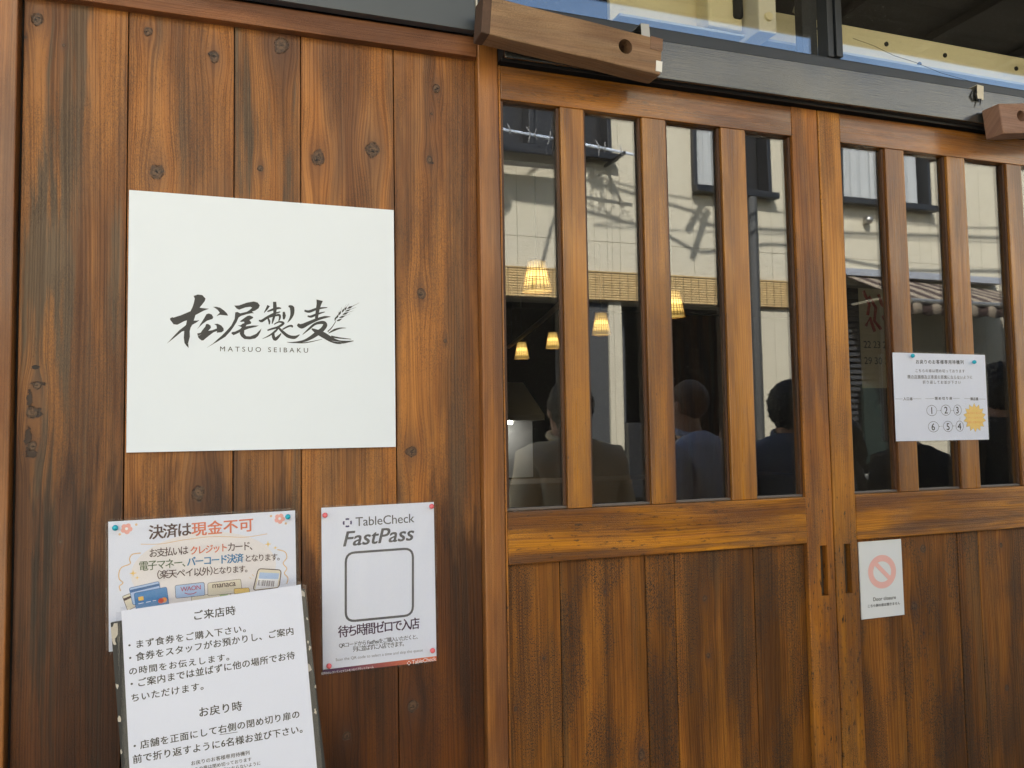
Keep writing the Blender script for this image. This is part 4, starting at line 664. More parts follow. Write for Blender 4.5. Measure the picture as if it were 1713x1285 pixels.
pr.rrect(S['manaca'], .003, .0007, 'brown', 'cream'); pr.rrect(S['yc'], .002, .0006, 'brown', 'yel')
pr.rrect(S['phone'], .006, .0016, 'brown', 'cream'); pr.poly(S['scr'], 'white'); pr.poly(S['scr2'], 'sky')
q = S['bar']
for k in range(22):
    t = k / 22.; x = q[0][0] * (1 - t) + q[1][0] * t; y = q[0][1] * (1 - t) + q[1][1] * t; dx = q[3][0] - q[0][0]; dy = q[3][1] - q[0][1]
    if k % 7 != 3: pr.stroke([(x, y), (x + dx, y + dy)], .0004 + .0005 * ((k * 5) % 3 == 0), 'brown', 1)
tk = S['ticks']; pr.stroke(tk[:2], .0009, 'tan', 1); pr.stroke(tk[2:], .0009, 'tan', 1)
for e, c in zip(T['pay'], L_): pr.text(e, c, .022 if c in ('coral', 'blue') or e[0] == '決済は' else .010)
pr.text(T['pay'][10], 'crim', .006); pr.text(T['pay'][11], 'brown', .012)
pr.done(py_)
pins(F, S['pins'], m_pinb, ['turquoise pin at the upper left corner of the payment notice', 'turquoise pin at the upper right corner of the payment notice'], .0016)

# table booking poster
F = FR['fp']; S = SH['fp']
fp = thing('booking_poster', 'laminated portrait poster with a rounded empty frame and purple to orange foot band', 'poster', tuple(F[0]))
slab('paper', m_paper, fp, F, -.1052, .1052, -.1485, .1485, -.001, .0002)
slab('laminate_film', m_film, fp, F, -.1092, .1095, -.1525, .1525, .0012, .0014, warp=.0008, rad=.006)
g = N('purple to orange band'); c = g.sep(g.coords()); g.pbsdf(Base_Color=g.mix(g.ramp(c[0], .20, .41), (.075, .02, .09), (.72, .17, .06)), Roughness=.6); m_band = g.m
pr = Print(F, .0003); b = S['band']; pr.poly([(-.1052, b[0][1]), (.1052, b[1][1]), (.1052, .1485), (-.1052, .1485)], m_band)
pr.rrect(S['frame'], .017, .0042, 'fgrey')
for key, rr_, wd in (('logo', .0068, .0032), ('logo2', .003, .0012)):
    x, y = S[key][0]
    for k in range(4): pr.ring(x, y, rr_, wd, 'dpur' if key == 'logo' else 'white', a0=k * 90 + 62, a1=k * 90 + 118, seg=6)
sty = [('fgrey', .004, 0), ('fgrey', .022, .25), ('purple', .02, 0), ('inkk', .006, 0), ('inkk', .006, 0), ('grey', .0, 0), ('white', .0, 0), ('white', .0, 0)]
I['inkk'] = m_inkk
for e, (c, bo, shr) in zip(T['fp'], sty): pr.text(e, c, bo, shr, space=not e[0].startswith(('Fast',)))
pr.done(fp, {m_band: 'foot_band', 'fgrey': 'frame_and_heading'})
pins(F, S['pins'], m_pinp, ['coral pin at the upper left corner of the booking poster', 'coral pin at the upper right corner of the booking poster', 'coral pin at the lower left corner of the booking poster', 'coral pin at the lower right corner of the booking poster'], .0016)

# leaning board with instruction sheet
F = FR['board']
bd = thing('leaning_board', 'narrow matt black board with chipped edges leaning against the timber wall', 'board', tuple(pt(F, .155, 1.09)))
slab('board_panel', m_chipboard, bd, F, 0, .308, 0, 1.09, -.026, 0)
rs = random.Random(5)
for a, b, r in ((.004, .012, .016), (.302, .006, .012), (.306, .05, .004), (.305, .1, .005), (.3, .13, .01), (.307, .165, .004), (.302, .205, .006), (.002, .10, .006), (.001, .15, .007), (.303, .09, .004), (.001, .20, .005), (.003, .03, .008)):
    pts = []
    for k in range(9):
        q = r * rs.uniform(.35, 1.); pts.append((min(max(a + q * math.cos(k * .7) * .5, -.0002), .3082), max(b + q * math.sin(k * .7), -.0002)))
    bm = bmesh.new(); top = [bm.verts.new(pt(F, x, y, .0006)) for x, y in pts]; bot = [bm.verts.new(pt(F, x, y, -.003)) for x, y in pts]
    bm.faces.new(top)
    for k in range(9): bm.faces.new((top[k], bot[k], bot[(k + 1) % 9], top[(k + 1) % 9]))
    finish(bm, 'chip', m_rawchip, bd)
F = FR['sheet']
sh_ = thing('instruction_sheet', 'large laminated sheet of handwritten style text on the leaning black board', 'notice', tuple(F[0]))
slab('paper', m_paper, sh_, F, 0, .2838, 0, .405, -.0008, .0004)
slab('laminate_film', m_film3, sh_, F, -.008, .2925, -.006, .412, .0012, .0015, warp=.0006, rad=.007)
pr = Print(F, .0005)
for e in T['sheet']:
    if e[0] == '_u': pr.stroke([(e[1], e[2]), (e[3], e[4])], .0008, m_inkk, 1)
    else: pr.text(e, m_inkk, .014 if e[5] < .01 else .019)
pr.done(sh_, {m_inkk: 'lettering'})

# queue notice on the bars
F = FR['queue']; S = SH['queue']
qn = thing('queue_notice', 'laminated queue notice with circled numbers and yellow starburst, pinned on the right door bars', 'notice', tuple(F[0]))
# measured outline: the sheet narrows slightly to the left edge
QF = F
slab('paper', m_paper, qn, F, -.1455, .1455, -.1045, .1045, -.0008, .0002)
slab('laminate_film', m_film2, qn, F, -.149, .149, -.108, .108, .0018, .0020, warp=.0006, rad=.006)
pr = Print(F, .0003)
def un(e, mode=None): return e
for i, e in enumerate(T['queue']):
    if i < 7: pr.text(e, 'fgrey' if i in (1, 2, 3) else m_inkk, .016 if i in (1, 2, 3) else .024)
    elif i < 10: continue
    else: pr.text(e, m_inkk, .012, space=False)
l = S['lines']
for k in range(0, 14, 2): pr.stroke([l[k], l[k + 1]], .0006, 'fgrey', 1)
for (x, y), (x2, y2) in zip(S['circ'], S['rad']): pr.ring(x, y, abs(x2 - x), .0009, m_inkk, ry=.0125)
a = S['arr']
for k in range(0, 10, 2):
    p, q = Vector(a[k]), Vector(a[k + 1]); pr.stroke([tuple(p), tuple(q)], .0004, m_inkk, 1); dd = (q - p).normalized(); nn = Vector((-dd.y, dd.x)); pr.poly([tuple(q + dd * .0012), tuple(q - dd * .0014 + nn * .0011), tuple(q - dd * .0014 - nn * .0011)], m_inkk)
cx_, cy_ = S['star'][0]; rx_ = S['star'][2][0] - cx_; ry_ = cy_ - S['star'][1][1]
st_ = [(cx_ + rx_ * (1 if k % 2 == 0 else .74) * math.cos(R(k * 360 / 28 - 90)), cy_ + ry_ * (1 if k % 2 == 0 else .74) * math.sin(R(k * 360 / 28 - 90))) for k in range(28)]
pr.poly(st_, 'sun'); pr.stroke(st_, .0005, 'fgrey', 1, closed=True)
for e in T['queue'][7:10]: pr.text(e, 'org', .006)
pr.done(qn)
pins(F, S['pins'], m_pinb, ['turquoise pin near the upper left corner of the queue notice', 'turquoise pin near the upper right corner of the queue notice'], .0028)

# no entry notice
F = FR['door']; S = SH['door']
dn = thing('closure_notice', 'small white notice with a faded pink prohibition ring, on the lower right door', 'notice', tuple(F[0]))
slab('paper', plain('plasticised white card', (.74, .76, .78), .3, var=.03), dn, F, -.0622, .0622, -.0874, .0874, -.0024, .0004, warp=.0004)
pr = Print(F, .0009); q = S['ring']; x, y = q[0]; ro = q[1][0] - x; ri = q[3][0] - x; roy = q[2][1] - y; riy = q[4][1] - y
pr.ring(x, y, (ro + ri) / 2, ro - ri, 'palep', ry=(roy + riy) / 2, seg=40)
pr.stroke([tuple(S['bar'][0]), tuple(S['bar'][1])], .0105, 'palep', 1)
pr.text(T['door'][0], m_inkk, .014); pr.text(T['door'][1], m_inkk, .014); pr.done(dn)

# calendar dates
FRc = fr((2.2551, .8998, 1.90), (1, 0, 0), (0, 0, -1)); pr = Print(FRc, .001)
pr.text(('22 23 24', .012, .222, .135, .222, .026), m_inkk); pr.text(('29 30 31', .012, .282, .135, .282, .026), m_inkk); pr.done(cl_, {m_inkk: 'dates'})
COL.objects.unlink(_fo); bpy.data.objects.remove(_fo)

# ------------------------------------------------------------ building across the street
YO = -4.03
ob = thing('facing_building', 'cream stucco house across the street, mirrored in the door glass', 'building', (3.5, YO, 0))
op = [(1.55, 2.86, 3.455, 4.15, 'w'), (3.578, 4.30, 3.283, 4.15, 'w'), (5.0, 5.998, 3.307, 4.15, 'w'), (1.2, 2.818, 0, 2.36, 'd'), (2.928, 4.06, 0, 2.36, 'd'), (5.0, 5.62, 1.0, 2.60, 'd'), (-2, -.6, .9, 2.2, 'd')]
xc = sorted({-6., 13.} | {o[0] for o in op} | {o[1] for o in op} | {.3, 2.095, 2.71, 3.30, 4.70, 5.423, 5.866, 6.6, 7.4, 8.2, 9.4, 10.6, -3.5, -1.3})
zc = sorted({0., 4.44} | {o[2] for o in op} | {o[3] for o in op} | {2.826, 1.9})
for i in range(len(xc) - 1):
    run = []
    for j in range(len(zc) - 1):
        cx0, cz0 = (xc[i] + xc[i + 1]) / 2, (zc[j] + zc[j + 1]) / 2
        solid = not any(o[0] < cx0 < o[1] and o[2] < cz0 < o[3] for o in op)
        if solid:
            if run and abs(run[-1][1] - zc[j]) < 1e-6 and abs(zc[j] - 2.826) > 1e-3: run[-1][1] = zc[j + 1]
            else: run.append([zc[j], zc[j + 1]])
    for z0, z1 in run:
        bx('wall_panel', m_stucco, ob, xc[i] + .0012, xc[i + 1] - .0012, YO - .15, YO, z0 + .0012, z1 - .0012, .0015)
bx('wall_core', plain('dark cavity', (.02, .02, .02), .9), ob, -6, 13, -7.5, -7.4, 0, 4.4); bx('roof', m_dgrey, ob, -6.1, 13.1, -7.6, -3.95, 4.443, 4.50)
bx('inner_floor', m_dgrey, ob, -6, 13, -7.39, -4.2, .0, .05)
m_curt = plain('white net curtain', (.40, .41, .40), .8, var=.05)
m_wing = plain('window glass dark', (.03, .035, .04), .05, spec=1., var=.1)
for a, b, z0, z1, k in op:
    if k != 'w': continue
    f = bx('window', m_blk, ob, a, b, YO - .14, YO - .12, z0, z1)
    for q in ((a, a + .035, z0, z1), (b - .035, b, z0, z1), (a + .036, b - .036, z0, z0 + .045), ((a + b) / 2 - .02, (a + b) / 2 + .02, z0 + .046, z1 - .001)):
        bx('frame', m_blk, f, q[0], q[1], YO - .10, YO + .035, q[2], q[3], .003)
    bx('ledge', m_blk, f, a - .02, b + .02, YO + .036, YO + .10, z0 - .03, z0 + .02, .003)
    if a < 2: continue
    bm = bmesh.new(); n = 60; x0, x1 = a + .04, (b - .05 if a > 4 else a + .34); prev = None
    for i in range(n + 1):
        x = x0 + (x1 - x0) * i / n; y = YO - .075 + .018 * math.sin(i * .9) + .01 * math.sin(i * 2.3); cur = (bm.verts.new((x, y, z0 + .046)), bm.verts.new((x, y, z1 - .01)))
        if prev: bm.faces.new((prev[0], cur[0], cur[1], prev[1]))
        prev = cur
    finish(bm, 'curtain', m_curt, f, smooth=True)
# dark entrance jambs, blocks under the pillar
bx('dark_jamb', m_dgrey, ob, 2.52, 2.8165, YO - .35, YO - .02, .05, 2.355)
bx('dark_jamb', m_dgrey, ob, 2.93, 3.03, YO - .5, YO - .16, .05, 2.355)
bx('meter_box', m_blk, ob, 2.93, 3.12, YO + .001, YO + .06, .9, 1.45, .004)
# bamboo blind along the top of the entrance
bb = thing('bamboo_blind', 'long strip of bamboo blind over the entrance across the street', 'blind', (3.0, YO + .05, 2.37))
m_bam = N('bamboo slat'); v = m_bam.coords(); nn = m_bam.noise(m_bam.xyz(m_bam.f('MULTIPLY', m_bam.sep(v)[0], 9), 0, m_bam.f('MULTIPLY', m_bam.sep(v)[2], 90)), 1, 3)
m_bam.pbsdf(Base_Color=m_bam.mix(nn, (.42, .26, .09), (.84, .62, .30)), Roughness=.6); m_bam = m_bam.m
for i in range(11):
    z = 2.375 + i * .0187
    bx('bamboo_slat', m_bam, bb, .4, 4.47, YO + .028 + .003 * (i % 2), YO + .040, z, z + .0148, .004)
bm = bmesh.new()
for i in range(60): x = .42 + i * .0688; tube(bm, [(x, YO + .042, 2.372), (x, YO + .042, 2.582)], .0019, 4)
stuff(finish(bm, 'binding_cords', plain('dark cord', (.12, .07, .03), .8), bb))
bx('head_batten', plain('bamboo batten', (.45, .30, .12), .6), bb, .4, 4.47, YO + .02, YO + .048, 2.5805, 2.592, .002)
# dark tube standing in for a shadow band on the stucco
shp = thing('shadow_band', 'dark grey downpipe running down the stucco wall across the street', 'pipe', (4.075, YO + .07, 0))  # no real downpipe, added as stand-in for the shadow band
bm = bmesh.new(); tube(bm, [(4.075, YO + .06, 0.02), (4.075, YO + .06, 3.25)], .044, 14); finish(bm, 'pipe', plain('dark shadow grey', (.06, .058, .052), .5), shp)  # added tube, coloured dark as the shadow band
for z in (.8, 1.9, 2.9): bx('shadow_tube_bracket', m_steel, shp, 4.03, 4.12, YO + .001, YO + .025, z, z + .025)
# awning
aw = thing('striped_awning', 'brown and cream striped awning over the window across the street', 'awning', (5.8, YO, 2.3))
g = N('striped canvas'); c = g.sep(g.coords()); st = g.f('PINGPONG', g.f('MULTIPLY', c[0], 10.5), 1); st2 = g.f('PINGPONG', g.f('MULTIPLY', c[0], 31), 1)
g.pbsdf(Base_Color=g.mix(g.ramp(g.f('MULTIPLY_ADD', st2, .25, st), .60, .66), (.06, .036, .028), (.30, .24, .17)), Roughness=.85); m_awn = g.m
bm = bmesh.new(); A0, A1 = 4.985, 6.70
v = [bm.verts.new(p) for p in ((A0, YO + .06, 2.655), (A1, YO + .06, 2.60), (A1 - .02, -3.3, 2.335), (A0, -3.3, 2.335), (A0, YO + .06, 2.66 + .004), (A1, YO + .06, 2.606), (A1 - .02, -3.3, 2.341), (A0, -3.3, 2.341))]
for f in ((0, 1, 2, 3), (7, 6, 5, 4), (0, 3, 7, 4), (1, 5, 6, 2), (0, 4, 5, 1), (3, 2, 6, 7)): bm.faces.new([v[i] for i in f])
bmesh.ops.recalc_face_normals(bm, faces=bm.faces); finish(bm, 'canopy', m_awn, aw)
bm = bmesh.new(); n = 80; prev = None
for i in range(n + 1):
    x = A0 + (A1 - .02 - A0) * i / n; zb = 2.225 + .018 * abs(math.sin(i * math.pi / 8)); yy = -3.285 + .012 * math.sin(i * .7); cur = (bm.verts.new((x, yy, 2.33)), bm.verts.new((x, yy, zb)), bm.verts.new((x, yy - .004, 2.33)), bm.verts.new((x, yy - .004, zb)))
    if prev: bm.faces.new((prev[0], cur[0], cur[1], prev[1])); bm.faces.new((prev[3], cur[3], cur[2], prev[2])); bm.faces.new((prev[1], cur[1], cur[3], prev[3]))
    prev = cur
finish(bm, 'valance', m_awn, aw, smooth=True)
bm = bmesh.new(); tube(bm, [(A0 - .01, -3.29, 2.338), (A1, -3.29, 2.338)], .022, 10); finish(bm, 'front_bar', m_steel, aw)
bx('cassette', plain('grey aluminium', (.30, .31, .33), .4), aw, A0 - .02, A1 + .02, YO + .001, YO + .10, 2.66, 2.72, .004)
for x in (A0 + .08, A1 - .12):
    bm = bmesh.new(); tube(bm, [(x, YO + .05, 2.42), (x + .05, -3.62, 2.43), (x, -3.3, 2.345)], .013, 8); finish(bm, 'arm', m_steel, aw)
sv = thing('service_window', 'dark louvred window under the striped awning', 'window', (5.3, YO - .1, 1.0))
for i in range(28): bx('louvre', plain('dark louvre', (.045, .045, .047), .5) if i == 0 else bpy.data.materials['dark louvre'], sv, 5.0, 5.43, YO - .12, YO - .07, 1.2 + i * .05, 1.23 + i * .05)
bx('side_shutter', plain('grey white shutter', (.42, .42, .40), .6), sv, 5.49, 5.615, YO - .1, YO - .05, 1.3, 2.45)
bx('window_sill', m_steel, sv, 4.96, 5.66, YO + .002, YO + .08, .96, .998, .003)
vm = bx('notice_board', plain('green black display', (.012, .022, .018), .3), None, 5.16, 5.40, YO + .001, YO + .03, 1.1, 1.75); tag(vm, 'dark green display case beside the louvred window', 'display case')
lamp_ = thing('wall_lamp', 'small round steel wall lamp under the upstairs window', 'lamp', (5.27, YO + .03, 3.17))
bm = bmesh.new(); bmesh.ops.create_uvsphere(bm, u_segments=14, v_segments=8, radius=.038, matrix=Matrix.Translation((5.27, YO + .045, 3.16))); finish(bm, 'globe', m_steel, lamp_, smooth=True); bx('mount', m_steel, lamp_, 5.255, 5.285, YO + .001, YO + .02, 3.13, 3.19)
# laundry pole
lp = thing('laundry_pole', 'white laundry pole with clips under the upstairs window', 'laundry pole', (2.0, -3.72, 3.46))
bm = bmesh.new(); tube(bm, [(1.5, -3.72, 3.50), (2.9, -3.72, 3.40)], .011, 8); finish(bm, 'pole', m_white, lp)
rs = random.Random(11)
for i in range(12):
    x = 1.62 + i * .105 + rs.uniform(-.02, .02); z = 3.50 - (x - 1.5) * .071
    bm = bmesh.new(); tube(bm, [(x, -3.72, z + .05), (x + rs.uniform(-.02, .02), -3.70, z), (x + rs.uniform(-.03, .03), -3.71, z - rs.uniform(.03, .08))], [.003, .005, .003], 5); finish(bm, 'peg', m_conc, lp)
for x in (1.6, 2.8): bx('support_arm', m_blk, lp, x, x + .02, YO + .001, -3.70, 3.39, 3.41)
sb_ = thing('balcony_tray', 'black slatted tray under the first upstairs window', 'balcony', (2.1, -3.85, 3.35))
bx('tray', m_blk, sb_, 1.52, 2.42, YO + .11, -3.75, 3.335, 3.375, .003)

# poles, cables and fittings over the street; their shadows fall on the stucco wall
m_pole = plain('concrete pole', (.32, .31, .29), .8, var=.2, scale=12)
for x, lab in ((-5.2, 'concrete utility pole at the left end of the overhead cables'), (10.6, 'concrete utility pole at the right end of the overhead cables')):
    bm = bmesh.new(); tube(bm, [(x, -2.23, -.006), (x, -2.23, 7.2)], [.16, .11], 18); tag(finish(bm, 'utility_pole', m_pole, smooth=False), lab, 'pole')
def cast(x, z, t=1.8): return (x - .45 * t, YO + t, z + .9 * t)
def cable(label, pts, r, t=1.8, ext=True):
    P = [cast(x, z, t) for x, z in pts]
    if ext:
        s0 = (P[1][2] - P[0][2]) / (P[1][0] - P[0][0]); P = [(-5.2, P[0][1], P[0][2] + .35)] + P + [(10.6, P[0][1], P[-1][2] + .3)]
    Q = []
    for i in range(len(P) - 1):
        p0, p1, p2, p3 = [Vector(P[k]) for k in (max(i - 1, 0), i, i + 1, min(i + 2, len(P) - 1))]
        for j in range(5):
            tt = j / 5; Q.append(.5 * (2 * p1 + (p2 - p0) * tt + (2 * p0 - 5 * p1 + 4 * p2 - p3) * tt * tt + (3 * p1 - p0 - 3 * p2 + p3) * tt ** 3))
    bm = bmesh.new(); tube(bm, Q + [Vector(P[-1])], r, 6); return tag(finish(bm, 'overhead_cable', m_blk, centre=True), label, 'cable')
cable('uppermost overhead cable with the splice box', [(1.963, 3.437), (2.367, 3.371), (2.635, 3.285), (3.054, 3.21), (3.329, 3.16), (3.676, 3.10), (4.4, 3.02)], .013)
cable('twisted overhead cable running above the splice box', [(2.3, 3.42), (2.7, 3.33), (3.054, 3.26), (3.4, 3.22), (4.102, 3.185), (4.432, 3.171), (5.009, 3.179), (6.059, 3.177), (6.736, 3.203)], .007)
cable('thick sagging overhead cable below the splice box', [(1.9, 3.10), (2.365, 3.089), (2.629, 3.047), (3.047, 2.973), (3.32, 2.913), (3.572, 2.812), (3.735, 2.808), (4.072, 2.867), (4.42, 2.898), (5.022, 2.814), (5.401, 2.775), (6.033, 2.764)], .014)
cable('thin loose overhead cable in loops', [(1.9, 3.2), (2.365, 3.14), (2.629, 3.11), (2.9, 3.02), (2.98, 3.07), (3.05, 3.0), (3.4, 2.95)], .005)
cable('short branching cable joining the uppermost one', [(1.7, 3.34), (1.96, 3.27), (2.134, 3.251), (2.22, 3.31), (2.30, 3.385)], .010, ext=False)
def fitting(name, label, cat, x, z, w_, h_, deg=0, oct_=False):
    c = Vector(cast(x, z)); bm = bmesh.new()
    if oct_: bmesh.ops.create_cone(bm, cap_ends=True, segments=8, radius1=w_, radius2=w_, depth=.05, matrix=Matrix.Rotation(R(22), 4, 'Y') @ Matrix.Rotation(R(90), 4, 'X'))
    else: box(bm, -w_ / 2, w_ / 2, -.04, .04, -h_ / 2, h_ / 2, .01); bm.transform(Matrix.Rotation(R(deg), 4, 'Y'))
    o = finish(bm, name, m_blk); o.location = c; return tag(o, label, cat)
fitting('splice_box', 'black splice box clamped on the uppermost cable', 'splice box', 2.733, 3.29, .10, .09, 8)
fitting('splice_box', 'small black clamp right of the splice box', 'clamp', 2.86, 3.24, .06, .05, 20)
fitting('cable_disc', 'octagonal black plate hanging on the thick cable', 'plate', 1.93, 3.09, .125, 0, oct_=True)
for (x0, z0), (x1, z1), lab in (((3.751, 3.30), (3.523, 2.951), 'upper slanting bar hung from the cables'), ((3.719, 3.131), (3.559, 2.74), 'lower slanting bar hung from the cables')):
    bm = bmesh.new(); tube(bm, [cast(x0, z0), cast(x1, z1)], .022, 8); tag(finish(bm, 'hanging_bar', m_blk, centre=True), lab, 'bar')
bm = bmesh.new(); P = [cast(2.73 + .045 * math.sin(a) , 3.14 - .11 * math.cos(a)) for a in [k * 2 * math.pi / 16 for k in range(17)]]; tube(bm, P, .006, 5); tag(finish(bm, 'cable_loop', m_blk, centre=True), 'slack cable loop below the splice box', 'cable')
bm = bmesh.new(); P = [cast(2.83 + .05 * math.sin(a), 3.15 - .10 * math.cos(a)) for a in [k * 2 * math.pi / 16 for k in range(17)]]; tube(bm, P, .005, 5); tag(finish(bm, 'cable_loop', m_blk, centre=True), 'second slack cable loop, right of the first', 'cable')
bm = bmesh.new(); tube(bm, [cast(2.45, 3.10), cast(2.361, 2.893), cast(2.295, 2.668), cast(2.2, 2.4)], .012, 6); tag(finish(bm, 'drop_cable', m_blk, centre=True), 'cable dropping steeply from the thick overhead cable', 'cable')

# ------------------------------------------------------------ people in the street (seen in the door glass)
def skin_mesh(verts, edges, radii, sub=1, root=0):
    me = bpy.data.meshes.new('s'); me.from_pydata([tuple(v) for v in verts], edges, []); o = bpy.data.objects.new('s', me); COL.objects.link(o)
    m = o.modifiers.new('k', 'SKIN'); m.use_smooth_shade = True
    for i, r in enumerate(radii):
        d = me.skin_vertices[0].data[i]; d.radius = (r, r) if not isinstance(r, tuple) else r; d.use_root = (i == root)
    if sub: o.modifiers.new('u', 'SUBSURF').levels = sub
    bpy.context.view_layer.update(); dg = bpy.context.evaluated_depsgraph_get(); new = bpy.data.meshes.new_from_object(o.evaluated_get(dg))
    bpy.data.objects.remove(o)
    for p in new.polygons: p.use_smooth = True
    return new
def person(label, x, y, top, face, top_mat, leg_mat, hair='short', bow=0., wide=1.):
    t = thing('person', label, 'person', (x, y, 0)); H = top / (1 - .012 * (bow > 0)); w_ = wide
    hd = Vector((0, .03 + bow * .12, 0)); 
    V_ = [(0, 0, .52), (0, -.005, .60), (0, -.01, .70), (0, -.008, .785), (0, .004 + bow * .03, .84), (0, .012 + bow * .05, .872), (0, .02 + bow * .06, .925 - bow * .01), (0, .012 + bow * .05, .972 - bow * .01)]
    E_ = [(i, i + 1) for i in range(7)]; Rr = [(.09, .065), (.075, .055), (.085, .06), (.055, .045), .036, .038, .046, .038]
    def add(chain, start, rad):
        p = start
        for c, r in zip(chain, rad):
            V_.append(c); Rr.append(r); E_.append((p, len(V_) - 1)); p = len(V_) - 1
        return p
    for s in (-1, 1):
        wr = add([(s * .098 * w_, -.005, .805), (s * .135 * w_, -.01, .63), (s * .12, .06, .495)], 3, [.024, .022, .018])
        hn = add([(s * .115, .085, .462)], wr, [.019])
        for k, (dx, ln) in enumerate(((-.014, .040), (-.005, .046), (.005, .043), (.014, .034))):
            add([(s * .115 + dx, .098, .440), (s * .113 + dx, .100, .462 - ln)], hn, [.0052, .0045])
        add([(s * .10, .10, .455), (s * .092, .108, .435)], hn, [.006, .005])
        add([(s * .05, 0, .49), (s * .055, .01, .28), (s * .055, -.01, .055), (s * .055, .05, .022)], 0, [.058, .036, .022, .02])
    k = H; Mx = Matrix.Translation((x, y, 0)) @ Matrix.Rotation(R(face), 4, 'Z') @ Matrix.Diagonal((k, k, k, 1))
    sc_ = lambda r: tuple(q * k for q in r) if isinstance(r, tuple) else r * k
    me = skin_mesh([Vector(v) * k for v in V_], E_, [sc_(r) for r in Rr]); me.transform(Matrix.Translation((x, y, 0)) @ Matrix.Rotation(R(face), 4, 'Z'))
    def mo(name, me, mat):
        if name == 'jacket':
            for v in me.vertices:
                q = v.co; f_ = mnoise.noise(Vector((q.x * 9, q.y * 9, q.z * 5 + x))) * .012 + mnoise.noise(Vector((q.x * 26, q.y * 26, q.z * 14))) * .005; v.co = q + v.normal * f_
        o = bpy.data.objects.new(name, me); me.materials.clear(); me.materials.append(mat); return link(o, t)
    mo('body', me, m_skin)
    # clothes
    V2 = [(0, 0, .50), (0, -.004, .60), (0, -.008, .70), (0, -.008, .80), (0, .006 + bow * .03, .862)]; E2 = [(i, i + 1) for i in range(4)]; R2 = [(.112, .085), (.105, .08), (.115 * w_, .082), (.092 * w_, .068), (.043, .043)]
    for s in (-1, 1):
        b = len(V2); V2 += [(s * .107 * w_, -.005, .806), (s * .138 * w_, -.01, .63), (s * .124, .055, .505)]; R2 += [.047, .038, .027]; E2 += [(3, b), (b, b + 1), (b + 1, b + 2)]
    me = skin_mesh([Vector(v) * k for v in V2], E2, [sc_(r) for r in R2], 3); me.transform(Matrix.Translation((x, y, 0)) @ Matrix.Rotation(R(face), 4, 'Z')); mo('jacket', me, top_mat)
    bm = bmesh.new(); P = [((.047 * math.cos(a)) * k, (.010 + bow * .03 + .045 * math.sin(a)) * k, (.862 + .012 * math.sin(a)) * k) for a in [j * 2 * math.pi / 18 for j in range(19)]]; tube(bm, P, .0085 * k, 6, False)
    bm.transform(Matrix.Translation((x, y, 0)) @ Matrix.Rotation(R(face), 4, 'Z')); finish(bm, 'collar', top_mat, t, smooth=True)
    V3 = [(0, 0, .53), (0, 0, .49)]; E3 = [(0, 1)]; R3 = [(.108, .082), (.105, .082)]
    for s in (-1, 1):
        b = len(V3); V3 += [(s * .052, 0, .44), (s * .056, .01, .28), (s * .056, -.008, .07)]; R3 += [.064, .045, .034]; E3 += [(1, b), (b, b + 1), (b + 1, b + 2)]
    me = skin_mesh([Vector(v) * k for v in V3], E3, [sc_(r) for r in R3]); me.transform(Matrix.Translation((x, y, 0)) @ Matrix.Rotation(R(face), 4, 'Z')); mo('trousers', me, leg_mat)
    def part(name, c, rad, mat, n=0, fq=9, sub=3):
        bm = bmesh.new(); bmesh.ops.create_icosphere(bm, subdivisions=sub, radius=1)
        for v in bm.verts:
            q = v.co.copy(); v.co = Vector((q.x * rad[0], q.y * rad[1], q.z * rad[2])) * (1 + n * mnoise.noise(q * fq * .35 + Vector((x * 9, y, 0))) + n * .5 * mnoise.noise(q * fq))
            v.co = (v.co + Vector(c)) * k
        bm.transform(Matrix.Translation((x, y, 0)) @ Matrix.Rotation(R(face), 4, 'Z')); return finish(bm, name, mat, t, smooth=True)
    hc = (0, -.002 + bow * .05, .945 - bow * .01)
    if hair == 'crop': part('hair', (hc[0], hc[1] + .002, hc[2] + .006), (.0485, .051, .053), m_hairb, .03)
    elif hair == 'curly': part('hair', (hc[0], hc[1] - .004, hc[2] + .002), (.060, .062, .068), m_hair, .14, 22, 5)
    else: part('hair', (hc[0], hc[1] - .008, hc[2] - .004), (.055, .056, .066), m_hair, .16, 14, 4)
    if hair == 'tail': part('ponytail', (0, -.06, .885), (.018, .022, .05), m_hair, .2, 9)
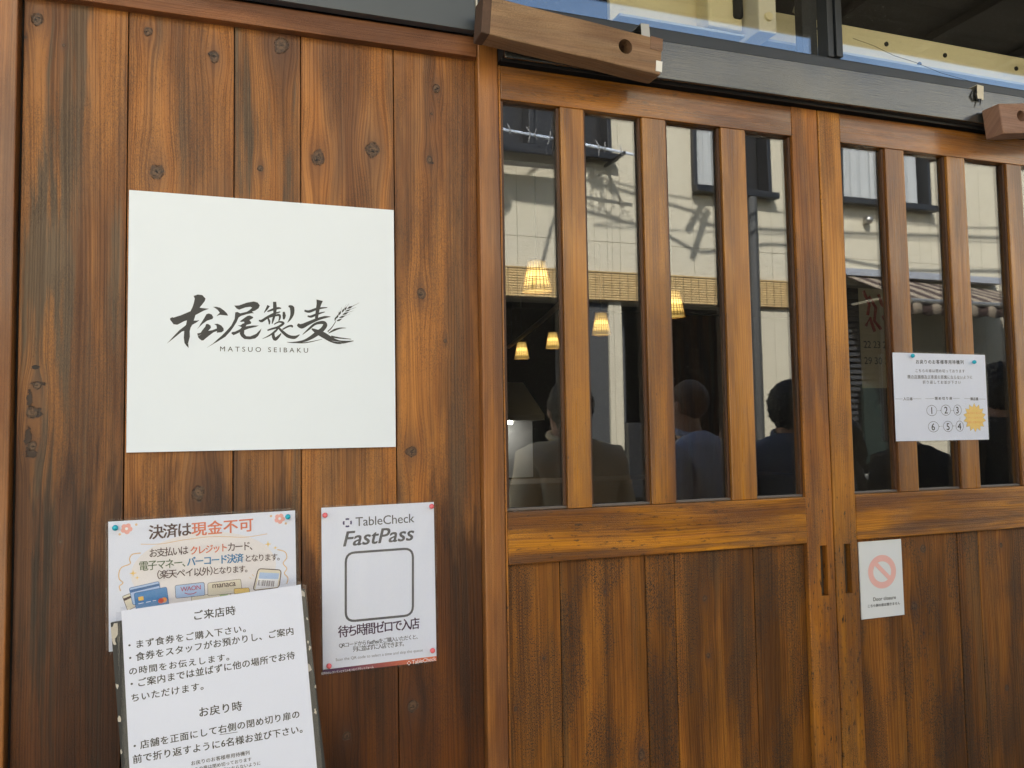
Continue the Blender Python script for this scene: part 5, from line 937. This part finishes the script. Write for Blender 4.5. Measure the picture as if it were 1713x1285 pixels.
    for s in (-1, 1):
        part('ear', (s * .047, .012 + bow * .05, .926), (.006, .011, .018), m_skin, sub=2); part('eye', (s * .017, .058 + bow * .06, .932), (.006, .004, .004), m_white, sub=2)
        part('shoe', (s * .056, .035, .018), (.028, .075, .022), m_blk, sub=2)
    part('nose', (0, .066 + bow * .06, .922), (.008, .011, .013), m_skin, sub=2); part('mouth', (0, .056 + bow * .06, .902), (.013, .005, .003), plain('lips', (.3, .1, .08), .5) if 'lips' not in bpy.data.materials else bpy.data.materials['lips'], sub=2)
    return t
m_trs = m_cloth('dark trousers', (.03, .03, .035))
pa_ = person('person in a tan jacket with a striped collar, back turned, behind the first lattice bar', 1.315, -1.40, 1.585, 172, m_cloth('tan jacket cloth', (.74, .60, .38)), m_trs, 'short', wide=1.08)
bm = bmesh.new()
for i in range(3):
    rr = .066 + i * .005; P = [(1.315 + rr * math.cos(a), -1.39 + rr * .92 * math.sin(a), 1.365 - i * .007 - .012 * math.sin(a)) for a in [k * 2 * math.pi / 20 for k in range(21)]]; tube(bm, P, .0045, 6)
finish(bm, 'striped_collar', m_cloth('striped knit', (.35, .33, .30)), pa_)
person('person in a blue shirt with cropped brown hair, behind the second lattice bar', 1.885, -1.40, 1.575, 150, m_cloth('blue shirt cloth', (.42, .46, .56)), m_trs, 'crop', bow=.35, wide=1.1)
person('person with thick curly black hair and navy top, bowed head, by the third bar', 2.375, -1.42, 1.56, 205, m_cloth('navy cloth', (.13, .15, .20)), m_trs, 'curly', bow=.5)
person('person with short black hair in a slate top, half behind the third bar', 2.47, -1.98, 1.45, 160, m_cloth('slate cloth', (.36, .40, .47)), m_trs, 'short')
person('person with a black ponytail and black top, just right of the door joint', 3.10, -1.93, 1.43, 140, m_cloth('black cloth', (.015, .015, .016)), m_trs, 'tail')
person('person in a black coat below the queue notice', 3.40, -1.80, 1.50, 190, m_cloth('black coat cloth', (.014, .014, .015)), m_trs, 'short')
person('tall person with full black hair at the right edge of the glass', 3.42, -1.27, 1.65, 185, m_cloth('charcoal cloth', (.02, .02, .022)), m_trs, 'curly')
